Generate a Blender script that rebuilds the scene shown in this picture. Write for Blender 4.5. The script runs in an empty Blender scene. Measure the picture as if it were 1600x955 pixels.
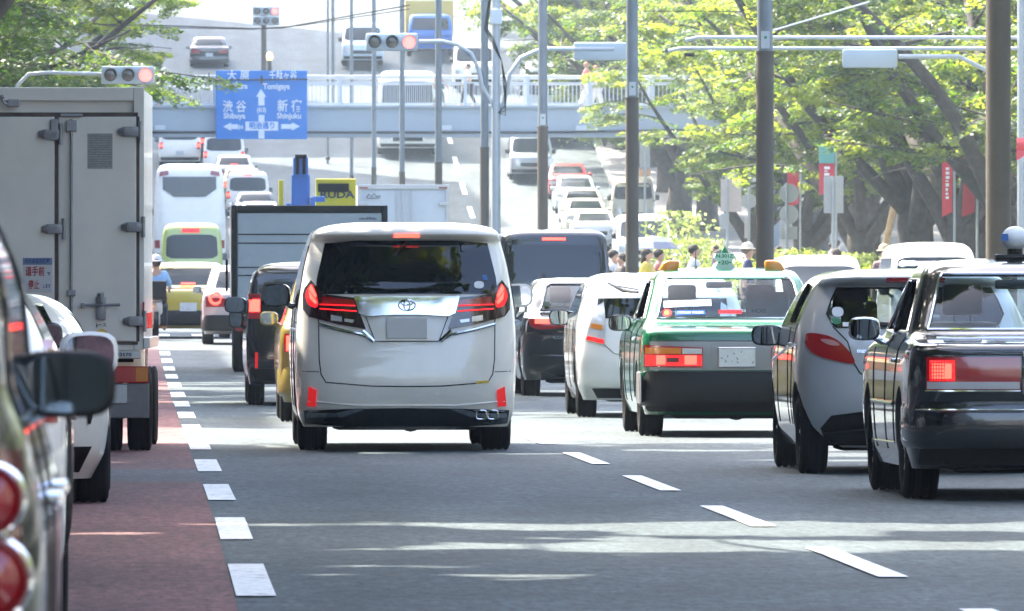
import bpy, bmesh, math, random
import numpy as np
from mathutils import Vector, Matrix
from bisect import bisect_right
R_ = math.radians
SC = bpy.context.scene
COL = SC.collection
# ---------------------------------------------------------------- camera
FPX = 16000.0                       # 360 mm lens on 36 mm sensor, 1600 px wide
cam_d = bpy.data.cameras.new('camera')
cam = bpy.data.objects.new('camera', cam_d); COL.objects.link(cam)
cam_d.lens = 360; cam_d.sensor_width = 36; cam_d.clip_start = 0.5; cam_d.clip_end = 6000
YAW = math.atan(565 / FPX); PITCH = math.atan(30.5 / FPX)
cam.location = (0, 0, 1.35)
cam.rotation_euler = (math.pi/2 - PITCH, 0, -YAW)
cam_d.dof.use_dof = True; cam_d.dof.focus_distance = 82; cam_d.dof.aperture_fstop = 22
SC.camera = cam
# ---------------------------------------------------------------- world, sun, exposure
SUN_EL, SUN_AZ = 51.0, -46.0         # azimuth measured from +Y (ahead) towards +X
world = bpy.data.worlds.new('World'); SC.world = world; world.use_nodes = True
wn = world.node_tree; bg = wn.nodes['Background']
sky = wn.nodes.new('ShaderNodeTexSky'); sky.sky_type = 'NISHITA'; sky.sun_disc = False
sky.sun_elevation = R_(SUN_EL); sky.sun_rotation = R_(SUN_AZ)
sky.dust_density = 4.0; sky.air_density = .8; sky.ozone_density = .4
wn.links.new(sky.outputs[0], bg.inputs[0]); bg.inputs[1].default_value = 0.15
sun_d = bpy.data.lights.new('sun', 'SUN'); sun_d.energy = 2.8; sun_d.angle = R_(0.5); sun_d.color = (1, .93, .80)
sun = bpy.data.objects.new('sun', sun_d); COL.objects.link(sun)
_e, _a = R_(SUN_EL), R_(SUN_AZ)
sdir = Vector((math.sin(_a)*math.cos(_e), math.cos(_a)*math.cos(_e), math.sin(_e)))
sun.rotation_euler = sdir.to_track_quat('Z', 'Y').to_euler()
SC.view_settings.view_transform = 'Standard'; SC.view_settings.look = 'None'
SC.view_settings.exposure = 3.03; SC.view_settings.gamma = 1
SC.cycles.max_bounces = 7; SC.cycles.diffuse_bounces = 3; SC.cycles.glossy_bounces = 4
SC.cycles.transmission_bounces = 4; SC.cycles.transparent_max_bounces = 12; SC.cycles.volume_bounces = 0
SC.cycles.sample_clamp_indirect = 4; SC.cycles.use_denoising = True
SC.cycles.caustics_reflective = False; SC.cycles.caustics_refractive = False
SC.cycles.volume_step_rate = 4
# ---------------------------------------------------------------- terrain profile
_GK = [(-80,0),(120,0),(150,.06),(200,.32),(240,.5),(320,.8),(356,1.6),(385,2.6),(400,3.6),(420,5.6),(440,8),(460,10.4),(480,12.9),(500,15.4),(560,22),(640,27),(800,29),(5000,29)]
def _pchip(xs, ys):
    n = len(xs); h = [xs[i+1]-xs[i] for i in range(n-1)]; d = [(ys[i+1]-ys[i])/h[i] for i in range(n-1)]
    m = [0.0]*n; m[0] = d[0]; m[-1] = d[-1]
    for i in range(1, n-1):
        if d[i-1]*d[i] > 0:
            w1 = 2*h[i]+h[i-1]; w2 = h[i]+2*h[i-1]
            m[i] = (w1+w2)/(w1/d[i-1]+w2/d[i])
    def f(x):
        i = min(max(bisect_right(xs, x)-1, 0), n-2); t = (x-xs[i])/h[i]; t = min(max(t, 0), 1)
        return ((2*t**3-3*t**2+1)*ys[i] + (t**3-2*t**2+t)*h[i]*m[i] + (-2*t**3+3*t**2)*ys[i+1] + (t**3-t**2)*h[i]*m[i+1])
    return f
G = _pchip([k[0] for k in _GK], [float(k[1]) for k in _GK])
def bend(y): return -0.0018*max(0, min(y, 360)-60)
def PX(px, D): return (px-235)/FPX*D
def PZ(py, D): return 1.35+(447-py)/FPX*D
def Dfor(py, h):                     # distance where something h tall on the road reaches image row py
    D = 100
    while D < 560:
        if (G(D)+h-1.35)*FPX/D >= 447-py and D > 180: return D
        D += .5
    return D
# ---------------------------------------------------------------- materials
MATS = {}
def nodes(m):
    m.use_nodes = True; nt = m.node_tree; return nt, nt.nodes['Principled BSDF']
def mat(name, col, rough=.5, metal=0, coat=0, emis=None, estr=0, var=0, vscale=8, bump=0, bscale=40, spec=.5, trans=0, rvar=0):
    if name in MATS: return MATS[name]
    m = bpy.data.materials.new(name); nt, b = nodes(m); N = nt.nodes; L = nt.links
    b.inputs['Base Color'].default_value = (*col, 1); b.inputs['Roughness'].default_value = rough
    b.inputs['Metallic'].default_value = metal; b.inputs['Coat Weight'].default_value = coat; b.inputs['Coat Roughness'].default_value = .04
    b.inputs['Specular IOR Level'].default_value = spec
    if trans: b.inputs['Transmission Weight'].default_value = trans
    if emis: b.inputs['Emission Color'].default_value = (*emis, 1); b.inputs['Emission Strength'].default_value = estr
    if var or rvar or bump:
        tc = N.new('ShaderNodeTexCoord')
    if var:
        nz = N.new('ShaderNodeTexNoise'); nz.inputs['Scale'].default_value = vscale; nz.inputs['Detail'].default_value = 6; nz.inputs['Roughness'].default_value = .65
        L.new(tc.outputs['Object'], nz.inputs['Vector'])
        cr = N.new('ShaderNodeValToRGB'); cr.color_ramp.elements[0].position = .3; cr.color_ramp.elements[1].position = .7
        cr.color_ramp.elements[0].color = (*[c*(1-var) for c in col], 1); cr.color_ramp.elements[1].color = (*[min(1, c*(1+var*.6)) for c in col], 1)
        L.new(nz.outputs[0], cr.inputs[0]); L.new(cr.outputs[0], b.inputs['Base Color'])
        if rvar:
            mr = N.new('ShaderNodeMapRange'); mr.inputs[3].default_value = max(0, rough-rvar); mr.inputs[4].default_value = rough+rvar
            L.new(nz.outputs[0], mr.inputs[0]); L.new(mr.outputs[0], b.inputs['Roughness'])
    if bump:
        nb = N.new('ShaderNodeTexNoise'); nb.inputs['Scale'].default_value = bscale; nb.inputs['Detail'].default_value = 5
        L.new(tc.outputs['Object'], nb.inputs['Vector'])
        bp = N.new('ShaderNodeBump'); bp.inputs['Strength'].default_value = bump; bp.inputs['Distance'].default_value = .02
        L.new(nb.outputs[0], bp.inputs['Height']); L.new(bp.outputs[0], b.inputs['Normal'])
    MATS[name] = m; return m
def paint(name, col, flake=0.0, rough=.3): return mat('paint_'+name, col, rough, metal=flake, coat=1.0, var=.06, vscale=3, rvar=.04)
def emit(name, col, s): return mat('lit_'+name, [c*.5 for c in col], .35, emis=col, estr=s)
def glass_mat(name, tint, refl=1.5, base=.0):
    if name in MATS: return MATS[name]
    m = bpy.data.materials.new(name); m.use_nodes = True; nt = m.node_tree; N = nt.nodes; L = nt.links; N.clear()
    o = N.new('ShaderNodeOutputMaterial'); mx = N.new('ShaderNodeMixShader'); tr = N.new('ShaderNodeBsdfTransparent'); gl = N.new('ShaderNodeBsdfGlossy')
    gl.inputs['Roughness'].default_value = .015; tr.inputs[0].default_value = (*tint, 1)
    fr = N.new('ShaderNodeFresnel'); fr.inputs[0].default_value = refl
    ad = N.new('ShaderNodeMath'); ad.operation = 'ADD'; ad.use_clamp = True; ad.inputs[1].default_value = base
    geo = N.new('ShaderNodeNewGeometry')
    L.new(fr.outputs[0], ad.inputs[0]); L.new(ad.outputs[0], mx.inputs[0]); L.new(tr.outputs[0], mx.inputs[1]); L.new(gl.outputs[0], mx.inputs[2]); L.new(mx.outputs[0], o.inputs[0])
    MATS[name] = m; return m
M = {}
M['chrome'] = mat('chrome', (.75,.76,.78), .08, 1); M['steel'] = mat('brushed_steel', (.45,.46,.47), .35, 1)
M['rubber'] = mat('tyre_rubber', (.007,.007,.008), .9, spec=.2, var=.3, vscale=20); M['alloy'] = mat('alloy', (.5,.5,.52), .3, 1)
M['plast'] = mat('black_plastic', (.005,.0055,.006), .5, var=.2, vscale=15, spec=.3); M['under'] = mat('underbody_black', (.006,.006,.006), .9)
M['gloss_black'] = mat('gloss_black', (.008,.008,.01), .12, coat=1)
M['dark_glass'] = mat('dark_glass', (.004,.006,.008), .03, spec=.6)
M['far_glass'] = mat('far_glass', (.008,.014,.018), .12, spec=.35)
M['tint'] = glass_mat('tinted_glass', (.32,.37,.38), 1.6, .01)
M['clear'] = glass_mat('clear_glass', (.84,.93,.94), 1.4, .005)
M['smoke'] = glass_mat('smoked_glass', (.6,.7,.7), 1.45, .01)
M['lamp_red'] = mat('lamp_red', (.17,.005,.008), .12, coat=.6, spec=.7, emis=(1,.02,.03), estr=.008)
M['lamp_dark'] = mat('lamp_dark_red', (.07,.006,.01), .08, coat=.8)
M['lamp_smoke'] = mat('lamp_smoke', (.03,.012,.014), .1, coat=.8)
M['lamp_white'] = mat('lamp_clear', (.62,.62,.62), .12, coat=.6, metal=.3); M['lamp_amber'] = mat('lamp_amber', (.6,.2,.02), .15, coat=.6)
M['brake'] = emit('brake_light', (1,.015,.015), .22); M['brake_hot'] = emit('brake_light_core', (1,.06,.04), .7)
M['brake_soft'] = emit('brake_light_soft', (1,.01,.015), .22)
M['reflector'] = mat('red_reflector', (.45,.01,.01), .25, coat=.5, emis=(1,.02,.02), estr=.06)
M['interior'] = mat('car_interior', (.09,.095,.10), .8, var=.2); M['seat_lt'] = mat('light_seat', (.45,.47,.48), .8, var=.1)
M['plate'] = mat('licence_plate', (.55,.58,.58), .4, var=.08, vscale=30); M['white_cloth'] = mat('white_cloth', (.7,.72,.73), .8, var=.08)
M['white'] = mat('white_film', (.75,.77,.78), .5); M['blue_film'] = mat('blue_film', (.02,.12,.4), .5); M['red_film'] = mat('red_film', (.5,.03,.04), .5)
M['green_film'] = mat('green_film', (.02,.2,.1), .5); M['yellow_film'] = mat('yellow_film', (.75,.5,.05), .5); M['orange'] = mat('orange_plastic', (.62,.22,.02), .3, coat=.4)
M['ink'] = mat('dark_ink', (.02,.03,.05), .6)
# ---------------------------------------------------------------- object helpers
def mesh_obj(name, verts, faces, mats, parent=None, smooth=False, midx=None, angle=40):
    me = bpy.data.meshes.new(name); me.from_pydata([tuple(v) for v in verts], [], faces); me.update()
    return wrap(name, me, mats, parent, smooth, midx, angle)
def wrap(name, me, mats, parent=None, smooth=False, midx=None, angle=40):
    if not isinstance(mats, (list, tuple)): mats = [mats]
    for m_ in mats: me.materials.append(m_)
    if midx is not None: me.polygons.foreach_set('material_index', midx)
    if smooth:
        me.shade_smooth(); me.set_sharp_from_angle(angle=R_(angle))
    o = bpy.data.objects.new(name, me); COL.objects.link(o)
    if parent: o.parent = parent
    return o
def tag(o, label=None, cat=None, group=None, kind=None):
    if label: o['label'] = label
    if cat: o['category'] = cat
    if group: o['group'] = group
    if kind: o['kind'] = kind
    return o
def thing(name, label, cat, loc=(0,0,0), rz=0, group=None):
    o = bpy.data.objects.new(name, None); COL.objects.link(o); o.empty_display_size = .2
    o.location = loc; o.rotation_euler = (0, 0, rz); return tag(o, label, cat, group)
class MB:
    """collects primitive shapes into one mesh"""
    def __init__(s): s.v = []; s.f = []; s.mi = []; s.cur = 0
    def add(s, vs, fs):
        n = len(s.v); s.v += [tuple(v) for v in vs]; s.f += [tuple(i+n for i in f) for f in fs]; s.mi += [s.cur]*len(fs); return s
    def box(s, x0, x1, y0, y1, z0, z1, bev=0):
        if bev <= 0:
            vs = [(x,y,z) for z in (z0,z1) for y in (y0,y1) for x in (x0,x1)]
            return s.add(vs, [(0,2,3,1),(4,5,7,6),(0,1,5,4),(2,6,7,3),(0,4,6,2),(1,3,7,5)])
        bm = bmesh.new(); bmesh.ops.create_cube(bm, size=1)
        for v in bm.verts: v.co = Vector(((x0+x1)/2+v.co.x*(x1-x0), (y0+y1)/2+v.co.y*(y1-y0), (z0+z1)/2+v.co.z*(z1-z0)))
        bmesh.ops.bevel(bm, geom=list(bm.edges), offset=bev, segments=2, affect='EDGES', profile=.6)
        s.bm(bm); return s
    def bm(s, b):
        b.verts.ensure_lookup_table(); b.verts.index_update()
        s.add([v.co[:] for v in b.verts], [[v.index for v in f.verts] for f in b.faces]); b.free(); return s
    def tube(s, pts, r, n=8, cap=True):
        pts = [Vector(p) for p in pts]; rs = r if isinstance(r, (list, tuple)) else [r]*len(pts)
        vs = []; fs = []; up = None
        for i, p in enumerate(pts):
            d = (pts[min(i+1, len(pts)-1)] - pts[max(i-1, 0)]).normalized()
            if up is None: up = Vector((0,0,1)) if abs(d.z) < .9 else Vector((1,0,0))
            a = d.cross(up);  a = a.normalized() if a.length > 1e-6 else d.orthogonal().normalized()
            b = a.cross(d).normalized(); up = b
            for k in range(n):
                t = 2*math.pi*k/n; vs.append(p + a*math.cos(t)*rs[i] + b*math.sin(t)*rs[i])
        for i in range(len(pts)-1):
            for k in range(n): fs.append((i*n+k, i*n+(k+1)%n, (i+1)*n+(k+1)%n, (i+1)*n+k))
        if cap: fs.append(tuple(range(n-1, -1, -1))); fs.append(tuple((len(pts)-1)*n+k for k in range(n)))
        return s.add(vs, fs)
    def lathe(s, prof, axis='x', c=(0,0,0), n=28, closed=False):
        vs = []; fs = []; m = len(prof)
        for k in range(n):
            t = 2*math.pi*k/n; ct, st = math.cos(t), math.sin(t)
            for (a, r) in prof:
                if axis == 'x': vs.append((c[0]+a, c[1]+r*ct, c[2]+r*st))
                elif axis == 'y': vs.append((c[0]+r*ct, c[1]+a, c[2]+r*st))
                else: vs.append((c[0]+r*ct, c[1]+r*st, c[2]+a))
        for k in range(n):
            k2 = (k+1) % n
            for j in range(m-1 if not closed else m):
                j2 = (j+1) % m; fs.append((k*m+j, k*m+j2, k2*m+j2, k2*m+j))
        return s.add(vs, fs)
    def prism(s, poly, y0, y1):      # polygon in (x,z) extruded along y
        n = len(poly); vs = [(x, y0, z) for x, z in poly]+[(x, y1, z) for x, z in poly]
        fs = [tuple(range(n)), tuple(range(2*n-1, n-1, -1))]+[(i, i+n, (i+1) % n+n, (i+1) % n) for i in range(n)]
        return s.add(vs, fs)
    def prismx(s, poly, x0, x1):     # polygon in (y,z) extruded along x
        n = len(poly); vs = [(x0, y, z) for y, z in poly]+[(x1, y, z) for y, z in poly]
        fs = [tuple(range(n)), tuple(range(2*n-1, n-1, -1))]+[(i, i+n, (i+1) % n+n, (i+1) % n) for i in range(n)]
        return s.add(vs, fs)
    def ell(s, c, r, seg=16, rings=10):
        vs = []; fs = []
        for i in range(rings+1):
            p = math.pi*i/rings
            for k in range(seg):
                t = 2*math.pi*k/seg; vs.append((c[0]+r[0]*math.sin(p)*math.cos(t), c[1]+r[1]*math.sin(p)*math.sin(t), c[2]+r[2]*math.cos(p)))
        for i in range(rings):
            for k in range(seg): fs.append((i*seg+k, (i+1)*seg+k, (i+1)*seg+(k+1) % seg, i*seg+(k+1) % seg))
        return s.add(vs, fs)
    def build(s, name, mats, parent=None, smooth=False, angle=40):
        o = mesh_obj(name, s.v, s.f, mats, parent, False, s.mi if isinstance(mats, (list, tuple)) else None)
        bm = bmesh.new(); bm.from_mesh(o.data); bmesh.ops.remove_doubles(bm, verts=bm.verts, dist=1e-5); bmesh.ops.recalc_face_normals(bm, faces=bm.faces); bm.to_mesh(o.data); bm.free()
        if smooth: o.data.shade_smooth(); o.data.set_sharp_from_angle(angle=R_(angle))
        return o
def boolean(o, cutters, op='DIFFERENCE'):
    for c in cutters:
        md = o.modifiers.new('b', 'BOOLEAN'); md.operation = op; md.object = c; md.solver = 'EXACT'
    bpy.context.view_layer.update()
    dg = bpy.context.evaluated_depsgraph_get(); me = bpy.data.meshes.new_from_object(o.evaluated_get(dg))
    o.modifiers.clear(); old = o.data; o.data = me; me.name = o.name
    bpy.data.meshes.remove(old)
    for c in cutters:
        cm = c.data; bpy.data.objects.remove(c); bpy.data.meshes.remove(cm)
    return o
def copy_thing(o, parent=None):
    c = o.copy(); COL.objects.link(c)
    if parent: c.parent = parent; c.matrix_parent_inverse = o.matrix_parent_inverse.copy()
    for ch in o.children: copy_thing(ch, c)
    return c
def text_obj(name, s, size, matl, parent, loc, w=None, depth=.004, rot=(math.pi/2, 0, 0), bold=0):
    cu = bpy.data.curves.new(name, 'FONT'); cu.body = s; cu.size = size; cu.align_x = 'CENTER'; cu.align_y = 'CENTER'; cu.extrude = depth/2; cu.resolution_u = 3
    cu.offset = bold
    t = bpy.data.objects.new(name, cu); COL.objects.link(t); bpy.context.view_layer.update()
    me = bpy.data.meshes.new_from_object(t.evaluated_get(bpy.context.evaluated_depsgraph_get()))
    bpy.data.objects.remove(t); bpy.data.curves.remove(cu)
    if w and len(me.vertices):
        xs = [v.co.x for v in me.vertices]; k = w/max(1e-6, max(xs)-min(xs)); mx = (max(xs)+min(xs))/2
        for v in me.vertices: v.co.x = (v.co.x-mx)*k
    me.name = name; me.materials.clear(); me.materials.append(matl)
    o = bpy.data.objects.new(name, me); COL.objects.link(o); o.parent = parent; o.location = loc; o.rotation_euler = rot
    return o
# ================================================================ ground, road, pavements
def asphalt(name, col, sc=1.0):
    m = bpy.data.materials.new(name); nt, b = nodes(m); N = nt.nodes; L = nt.links
    tc = N.new('ShaderNodeTexCoord')
    g = N.new('ShaderNodeTexNoise'); g.inputs['Scale'].default_value = 22; g.inputs['Detail'].default_value = 9; g.inputs['Roughness'].default_value = .92
    w = N.new('ShaderNodeTexNoise'); w.inputs['Scale'].default_value = .6; w.inputs['Detail'].default_value = 5; w.inputs['Roughness'].default_value = .6
    mp = N.new('ShaderNodeMapping'); mp.inputs['Scale'].default_value = (1.6, .35, 1)
    sp = N.new('ShaderNodeTexVoronoi'); sp.inputs['Scale'].default_value = 28; sp.feature = 'F1'
    mg = N.new('ShaderNodeMapping'); mg.inputs['Scale'].default_value = (.7, .12, 1); L.new(tc.outputs['Object'], mg.inputs[0])
    for n_ in (g, sp): L.new(mg.outputs[0], n_.inputs['Vector'])
    L.new(tc.outputs['Object'], mp.inputs[0]); L.new(mp.outputs[0], w.inputs['Vector'])
    cr = N.new('ShaderNodeValToRGB'); cr.color_ramp.elements[0].position = .36; cr.color_ramp.elements[1].position = .66
    cr.color_ramp.elements[0].color = (*[c*.12 for c in col], 1); cr.color_ramp.elements[1].color = (*[c*2.1 for c in col], 1)
    L.new(g.outputs[0], cr.inputs[0])
    c2 = N.new('ShaderNodeValToRGB'); c2.color_ramp.elements[0].position = .35; c2.color_ramp.elements[1].position = .68
    c2.color_ramp.elements[0].color = (.66,.66,.66,1); c2.color_ramp.elements[1].color = (1.18,1.18,1.18,1)
    L.new(w.outputs[0], c2.inputs[0])
    mx = N.new('ShaderNodeMix'); mx.data_type = 'RGBA'; mx.blend_type = 'MULTIPLY'; mx.inputs[0].default_value = 1
    L.new(cr.outputs[0], mx.inputs[6]); L.new(c2.outputs[0], mx.inputs[7])
    c3 = N.new('ShaderNodeValToRGB'); c3.color_ramp.elements[0].position = .02; c3.color_ramp.elements[1].position = .16
    c3.color_ramp.elements[0].color = (2.6,2.6,2.6,1); c3.color_ramp.elements[1].color = (1,1,1,1)
    m2 = N.new('ShaderNodeMix'); m2.data_type = 'RGBA'; m2.blend_type = 'MULTIPLY'; m2.inputs[0].default_value = .6
    L.new(sp.outputs['Distance'], c3.inputs[0]); L.new(mx.outputs[2], m2.inputs[6]); L.new(c3.outputs[0], m2.inputs[7])
    # tyre polished wheel tracks along the lanes and thin cracks
    sx_ = N.new('ShaderNodeSeparateXYZ'); L.new(tc.outputs['Object'], sx_.inputs[0]); ml = N.new('ShaderNodeMath'); ml.operation = 'MULTIPLY'; ml.inputs[1].default_value = 4.08; sn = N.new('ShaderNodeMath'); sn.operation = 'SINE'
    L.new(sx_.outputs[0], ml.inputs[0]); L.new(ml.outputs[0], sn.inputs[0]); tr_ = N.new('ShaderNodeMapRange'); tr_.inputs[1].default_value = -1; tr_.inputs[2].default_value = 1; tr_.inputs[3].default_value = .88; tr_.inputs[4].default_value = 1.06; L.new(sn.outputs[0], tr_.inputs[0])
    ck = N.new('ShaderNodeTexVoronoi'); ck.feature = 'DISTANCE_TO_EDGE'; ck.inputs['Scale'].default_value = .45; wv = N.new('ShaderNodeTexNoise'); wv.inputs['Scale'].default_value = 1.5; wv.inputs['Detail'].default_value = 6
    va = N.new('ShaderNodeVectorMath'); va.operation = 'MULTIPLY_ADD'; va.inputs[1].default_value = (1.6,1.6,1.6); L.new(tc.outputs['Object'], wv.inputs['Vector']); L.new(wv.outputs['Color'], va.inputs[0]); L.new(tc.outputs['Object'], va.inputs[2]); L.new(va.outputs[0], ck.inputs['Vector'])
    cm_ = N.new('ShaderNodeMapRange'); cm_.inputs[1].default_value = .0; cm_.inputs[2].default_value = .012; cm_.inputs[3].default_value = .6; cm_.inputs[4].default_value = 1; L.new(ck.outputs['Distance'], cm_.inputs[0])
    mm = N.new('ShaderNodeMath'); mm.operation = 'MULTIPLY'; L.new(tr_.outputs[0], mm.inputs[0]); L.new(cm_.outputs[0], mm.inputs[1])
    m3 = N.new('ShaderNodeVectorMath'); m3.operation = 'SCALE'; L.new(m2.outputs[2], m3.inputs[0]); L.new(mm.outputs[0], m3.inputs['Scale'])
    L.new(m3.outputs[0], b.inputs['Base Color']); b.inputs['Roughness'].default_value = .82; b.inputs['Specular IOR Level'].default_value = .35
    bp = N.new('ShaderNodeBump'); bp.inputs['Strength'].default_value = .5; bp.inputs['Distance'].default_value = .01
    L.new(g.outputs[0], bp.inputs['Height']); L.new(bp.outputs[0], b.inputs['Normal'])
    return m
M['asphalt'] = asphalt('asphalt_grey', (.058,.078,.084)); M['patch'] = asphalt('asphalt_patch', (.08,.078,.084)); M['redlane'] = asphalt('bus_lane_red', (.15,.064,.062))
M['ground'] = mat('ground_soil', (.09,.085,.07), .9, var=.4, vscale=.4); M['paving'] = mat('paving', (.26,.25,.24), .8, var=.2, vscale=1.5, bump=.2)
M['kerb'] = mat('kerb_stone', (.33,.33,.32), .8, var=.25, vscale=4)
def linemat():
    m = bpy.data.materials.new('road_paint'); nt, b = nodes(m); N = nt.nodes; L = nt.links
    tc = N.new('ShaderNodeTexCoord'); n = N.new('ShaderNodeTexNoise'); n.inputs['Scale'].default_value = 9; n.inputs['Detail'].default_value = 9; n.inputs['Roughness'].default_value = .8
    L.new(tc.outputs['Object'], n.inputs['Vector']); cr = N.new('ShaderNodeValToRGB')
    cr.color_ramp.elements[0].position = .39; cr.color_ramp.elements[0].color = (.16,.16,.16,1); cr.color_ramp.elements[1].position = .47; cr.color_ramp.elements[1].color = (.78,.78,.76,1)
    L.new(n.outputs[0], cr.inputs[0]); L.new(cr.outputs[0], b.inputs['Base Color']); b.inputs['Roughness'].default_value = .6
    return m
M['line'] = linemat()
YS = [-80+10*i for i in range(20)] + [120+5*i for i in range(105)] + [660, 700, 800, 900]
def strip(name, xl, xr, dz, y0, y1, m, nx=1, thick=0, follow=True):
    ys = sorted(set([y0]+[y for y in YS if y0 < y < y1]+[y1])); vs = []; fs = []
    for y in ys:
        a = xl(y) if callable(xl) else xl; b = xr(y) if callable(xr) else xr
        for k in range(nx+1): vs.append((a+(b-a)*k/nx, y, G(y)+dz))
    for j in range(len(ys)-1):
        for k in range(nx): i = j*(nx+1)+k; fs.append((i, i+1, i+nx+2, i+nx+1))
    if thick:
        n = len(vs); vs += [(x, y, z-thick) for x, y, z in vs]
        for j in range(len(ys)-1):
            i = j*(nx+1); fs.append((i, i+nx+1, i+nx+1+n, i+n)); i += nx; fs.append((i+n, i+nx+1+n, i+nx+1, i))
        fs.append((0, n, nx+n, nx)); e = (len(ys)-1)*(nx+1); fs.append((e, e+nx, e+nx+n, e+n))
    return mesh_obj(name, vs, fs, m)
tag(strip('ground', -400, 400, -.02, -80, 900, M['ground']), kind='structure')
tag(strip('road', -3.75, 18.9, .0, -80, 760, M['asphalt'], nx=4), kind='structure')
tag(strip('bus_lane', -3.3, lambda y: .365+bend(y), .004, 20, 70.5, M['redlane']), kind='structure')
tag(strip('bus_lane', -3.3, lambda y: .365+bend(y), .004, 75.5, 200, M['redlane']), kind='structure')
tag(strip('road_patch', -3.3, lambda y: .365+bend(y), .004, 70.5, 75.5, M['patch']), kind='structure')
tag(strip('pavement', -9.5, -3.9, .13, -80, 640, M['paving'], thick=.2), kind='structure')
tag(strip('kerb', -3.9, -3.72, .14, -80, 640, M['kerb'], thick=.2), kind='structure')
tag(strip('pavement', 19.0, 26.5, .13, -80, 640, M['paving'], thick=.2), kind='structure')
tag(strip('kerb', 18.82, 19.0, .14, -80, 640, M['kerb'], thick=.2), kind='structure')
tag(strip('central_reservation', 7.55, 8.1, .15, -60, 196, M['kerb'], thick=.2), kind='structure')
tag(strip('central_reservation', 7.55, 8.1, .15, 236, 400, M['kerb'], thick=.2), kind='structure')
# painted marks
vs = []; fs = []
def mark(x0, x1, y0, y1, dz=.008, n=2):
    for k in range(n):
        a = y0+(y1-y0)*k/n; b = y0+(y1-y0)*(k+1)/n; i = len(vs)
        for (x, y) in ((x0+bend(a), a), (x1+bend(a), a), (x1+bend(b), b), (x0+bend(b), b)): vs.append((x, y, G(y)+dz))
        fs.append((i, i+1, i+2, i+3))
for k in range(-3, 15): mark(.372, .545, 44.4+9.95*k, 49.5+9.95*k)
for k in range(-4, 16): mark(3.36, 3.50, 47.2+10*k, 52.5+10*k)
for k in range(-4, 14): mark(13.2, 13.35, 47+10*k, 52+10*k)
for k in range(14): mark(8.5+.9*k, 8.95+.9*k, 197, 201)
for k in range(8): mark(.2+.9*k, .65+.9*k, 205, 209)
for k in range(20): mark(3.6, 3.78, 245+10*k, 250+10*k); mark(13.2, 13.4, 245+10*k, 250+10*k)
mark(7.2, 7.35, 30, 195, n=30); mark(8.35, 8.5, 30, 195, n=30)
tag(mesh_obj('road_markings', vs, fs, M['line']), kind='structure')
# ================================================================ foliage materials
def leaf_mat(name, c1, c2, t1, t2):
    m = bpy.data.materials.new(name); m.use_nodes = True; nt = m.node_tree; N = nt.nodes; L = nt.links; N.clear()
    o = N.new('ShaderNodeOutputMaterial'); d = N.new('ShaderNodeBsdfDiffuse'); t = N.new('ShaderNodeBsdfTranslucent'); g = N.new('ShaderNodeBsdfGlossy'); g.inputs['Roughness'].default_value = .45
    mx = N.new('ShaderNodeMixShader'); mx.inputs[0].default_value = .5; m2 = N.new('ShaderNodeMixShader'); m2.inputs[0].default_value = .05
    at = N.new('ShaderNodeAttribute'); at.attribute_name = 'tone'
    def ramp(a, b):
        r = N.new('ShaderNodeMix'); r.data_type = 'RGBA'; r.inputs[6].default_value = (*a, 1); r.inputs[7].default_value = (*b, 1); L.new(at.outputs['Fac'], r.inputs[0]); return r.outputs[2]
    L.new(ramp(c1, c2), d.inputs[0]); L.new(ramp(t1, t2), t.inputs[0])
    L.new(d.outputs[0], mx.inputs[1]); L.new(t.outputs[0], mx.inputs[2]); L.new(mx.outputs[0], m2.inputs[1]); L.new(g.outputs[0], m2.inputs[2]); L.new(m2.outputs[0], o.inputs[0])
    return m
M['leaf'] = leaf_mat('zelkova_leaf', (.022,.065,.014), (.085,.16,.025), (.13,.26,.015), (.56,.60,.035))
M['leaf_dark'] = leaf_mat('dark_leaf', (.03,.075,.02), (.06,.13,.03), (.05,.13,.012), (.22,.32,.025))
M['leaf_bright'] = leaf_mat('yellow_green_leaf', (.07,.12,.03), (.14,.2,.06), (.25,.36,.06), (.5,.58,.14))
M['bark'] = mat('bark', (.075,.062,.05), .9, var=.45, vscale=5, bump=.8, bscale=12)
def leaves_mesh(name, P, Nn, S, Tn, m):
    """P centres, Nn normals, S sizes -> rhombus leaves"""
    P = np.array(P, dtype=np.float64); Nn = np.array(Nn); S = np.array(S); n = len(P)
    Nn = Nn/np.linalg.norm(Nn, axis=1)[:, None]
    rng = np.random.default_rng(len(P)); r = rng.normal(size=(n, 3)); a = np.cross(Nn, r); a /= np.linalg.norm(a, axis=1)[:, None]; b = np.cross(Nn, a)
    V = np.empty((n, 4, 3)); V[:, 0] = P-a*S[:, None]*.5; V[:, 2] = P+a*S[:, None]*.5; V[:, 1] = P+b*S[:, None]*.28; V[:, 3] = P-b*S[:, None]*.28
    me = bpy.data.meshes.new(name); me.vertices.add(n*4); me.vertices.foreach_set('co', V.ravel())
    me.loops.add(n*4); me.loops.foreach_set('vertex_index', np.arange(n*4, dtype=np.int32)); me.polygons.add(n)
    me.polygons.foreach_set('loop_start', np.arange(0, n*4, 4, dtype=np.int32)); me.update(calc_edges=True)
    at = me.attributes.new('tone', 'FLOAT', 'POINT'); at.data.foreach_set('value', np.repeat(np.clip(np.array(Tn), 0, 1), 4).astype(np.float32))
    me.materials.append(m); return me
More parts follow.
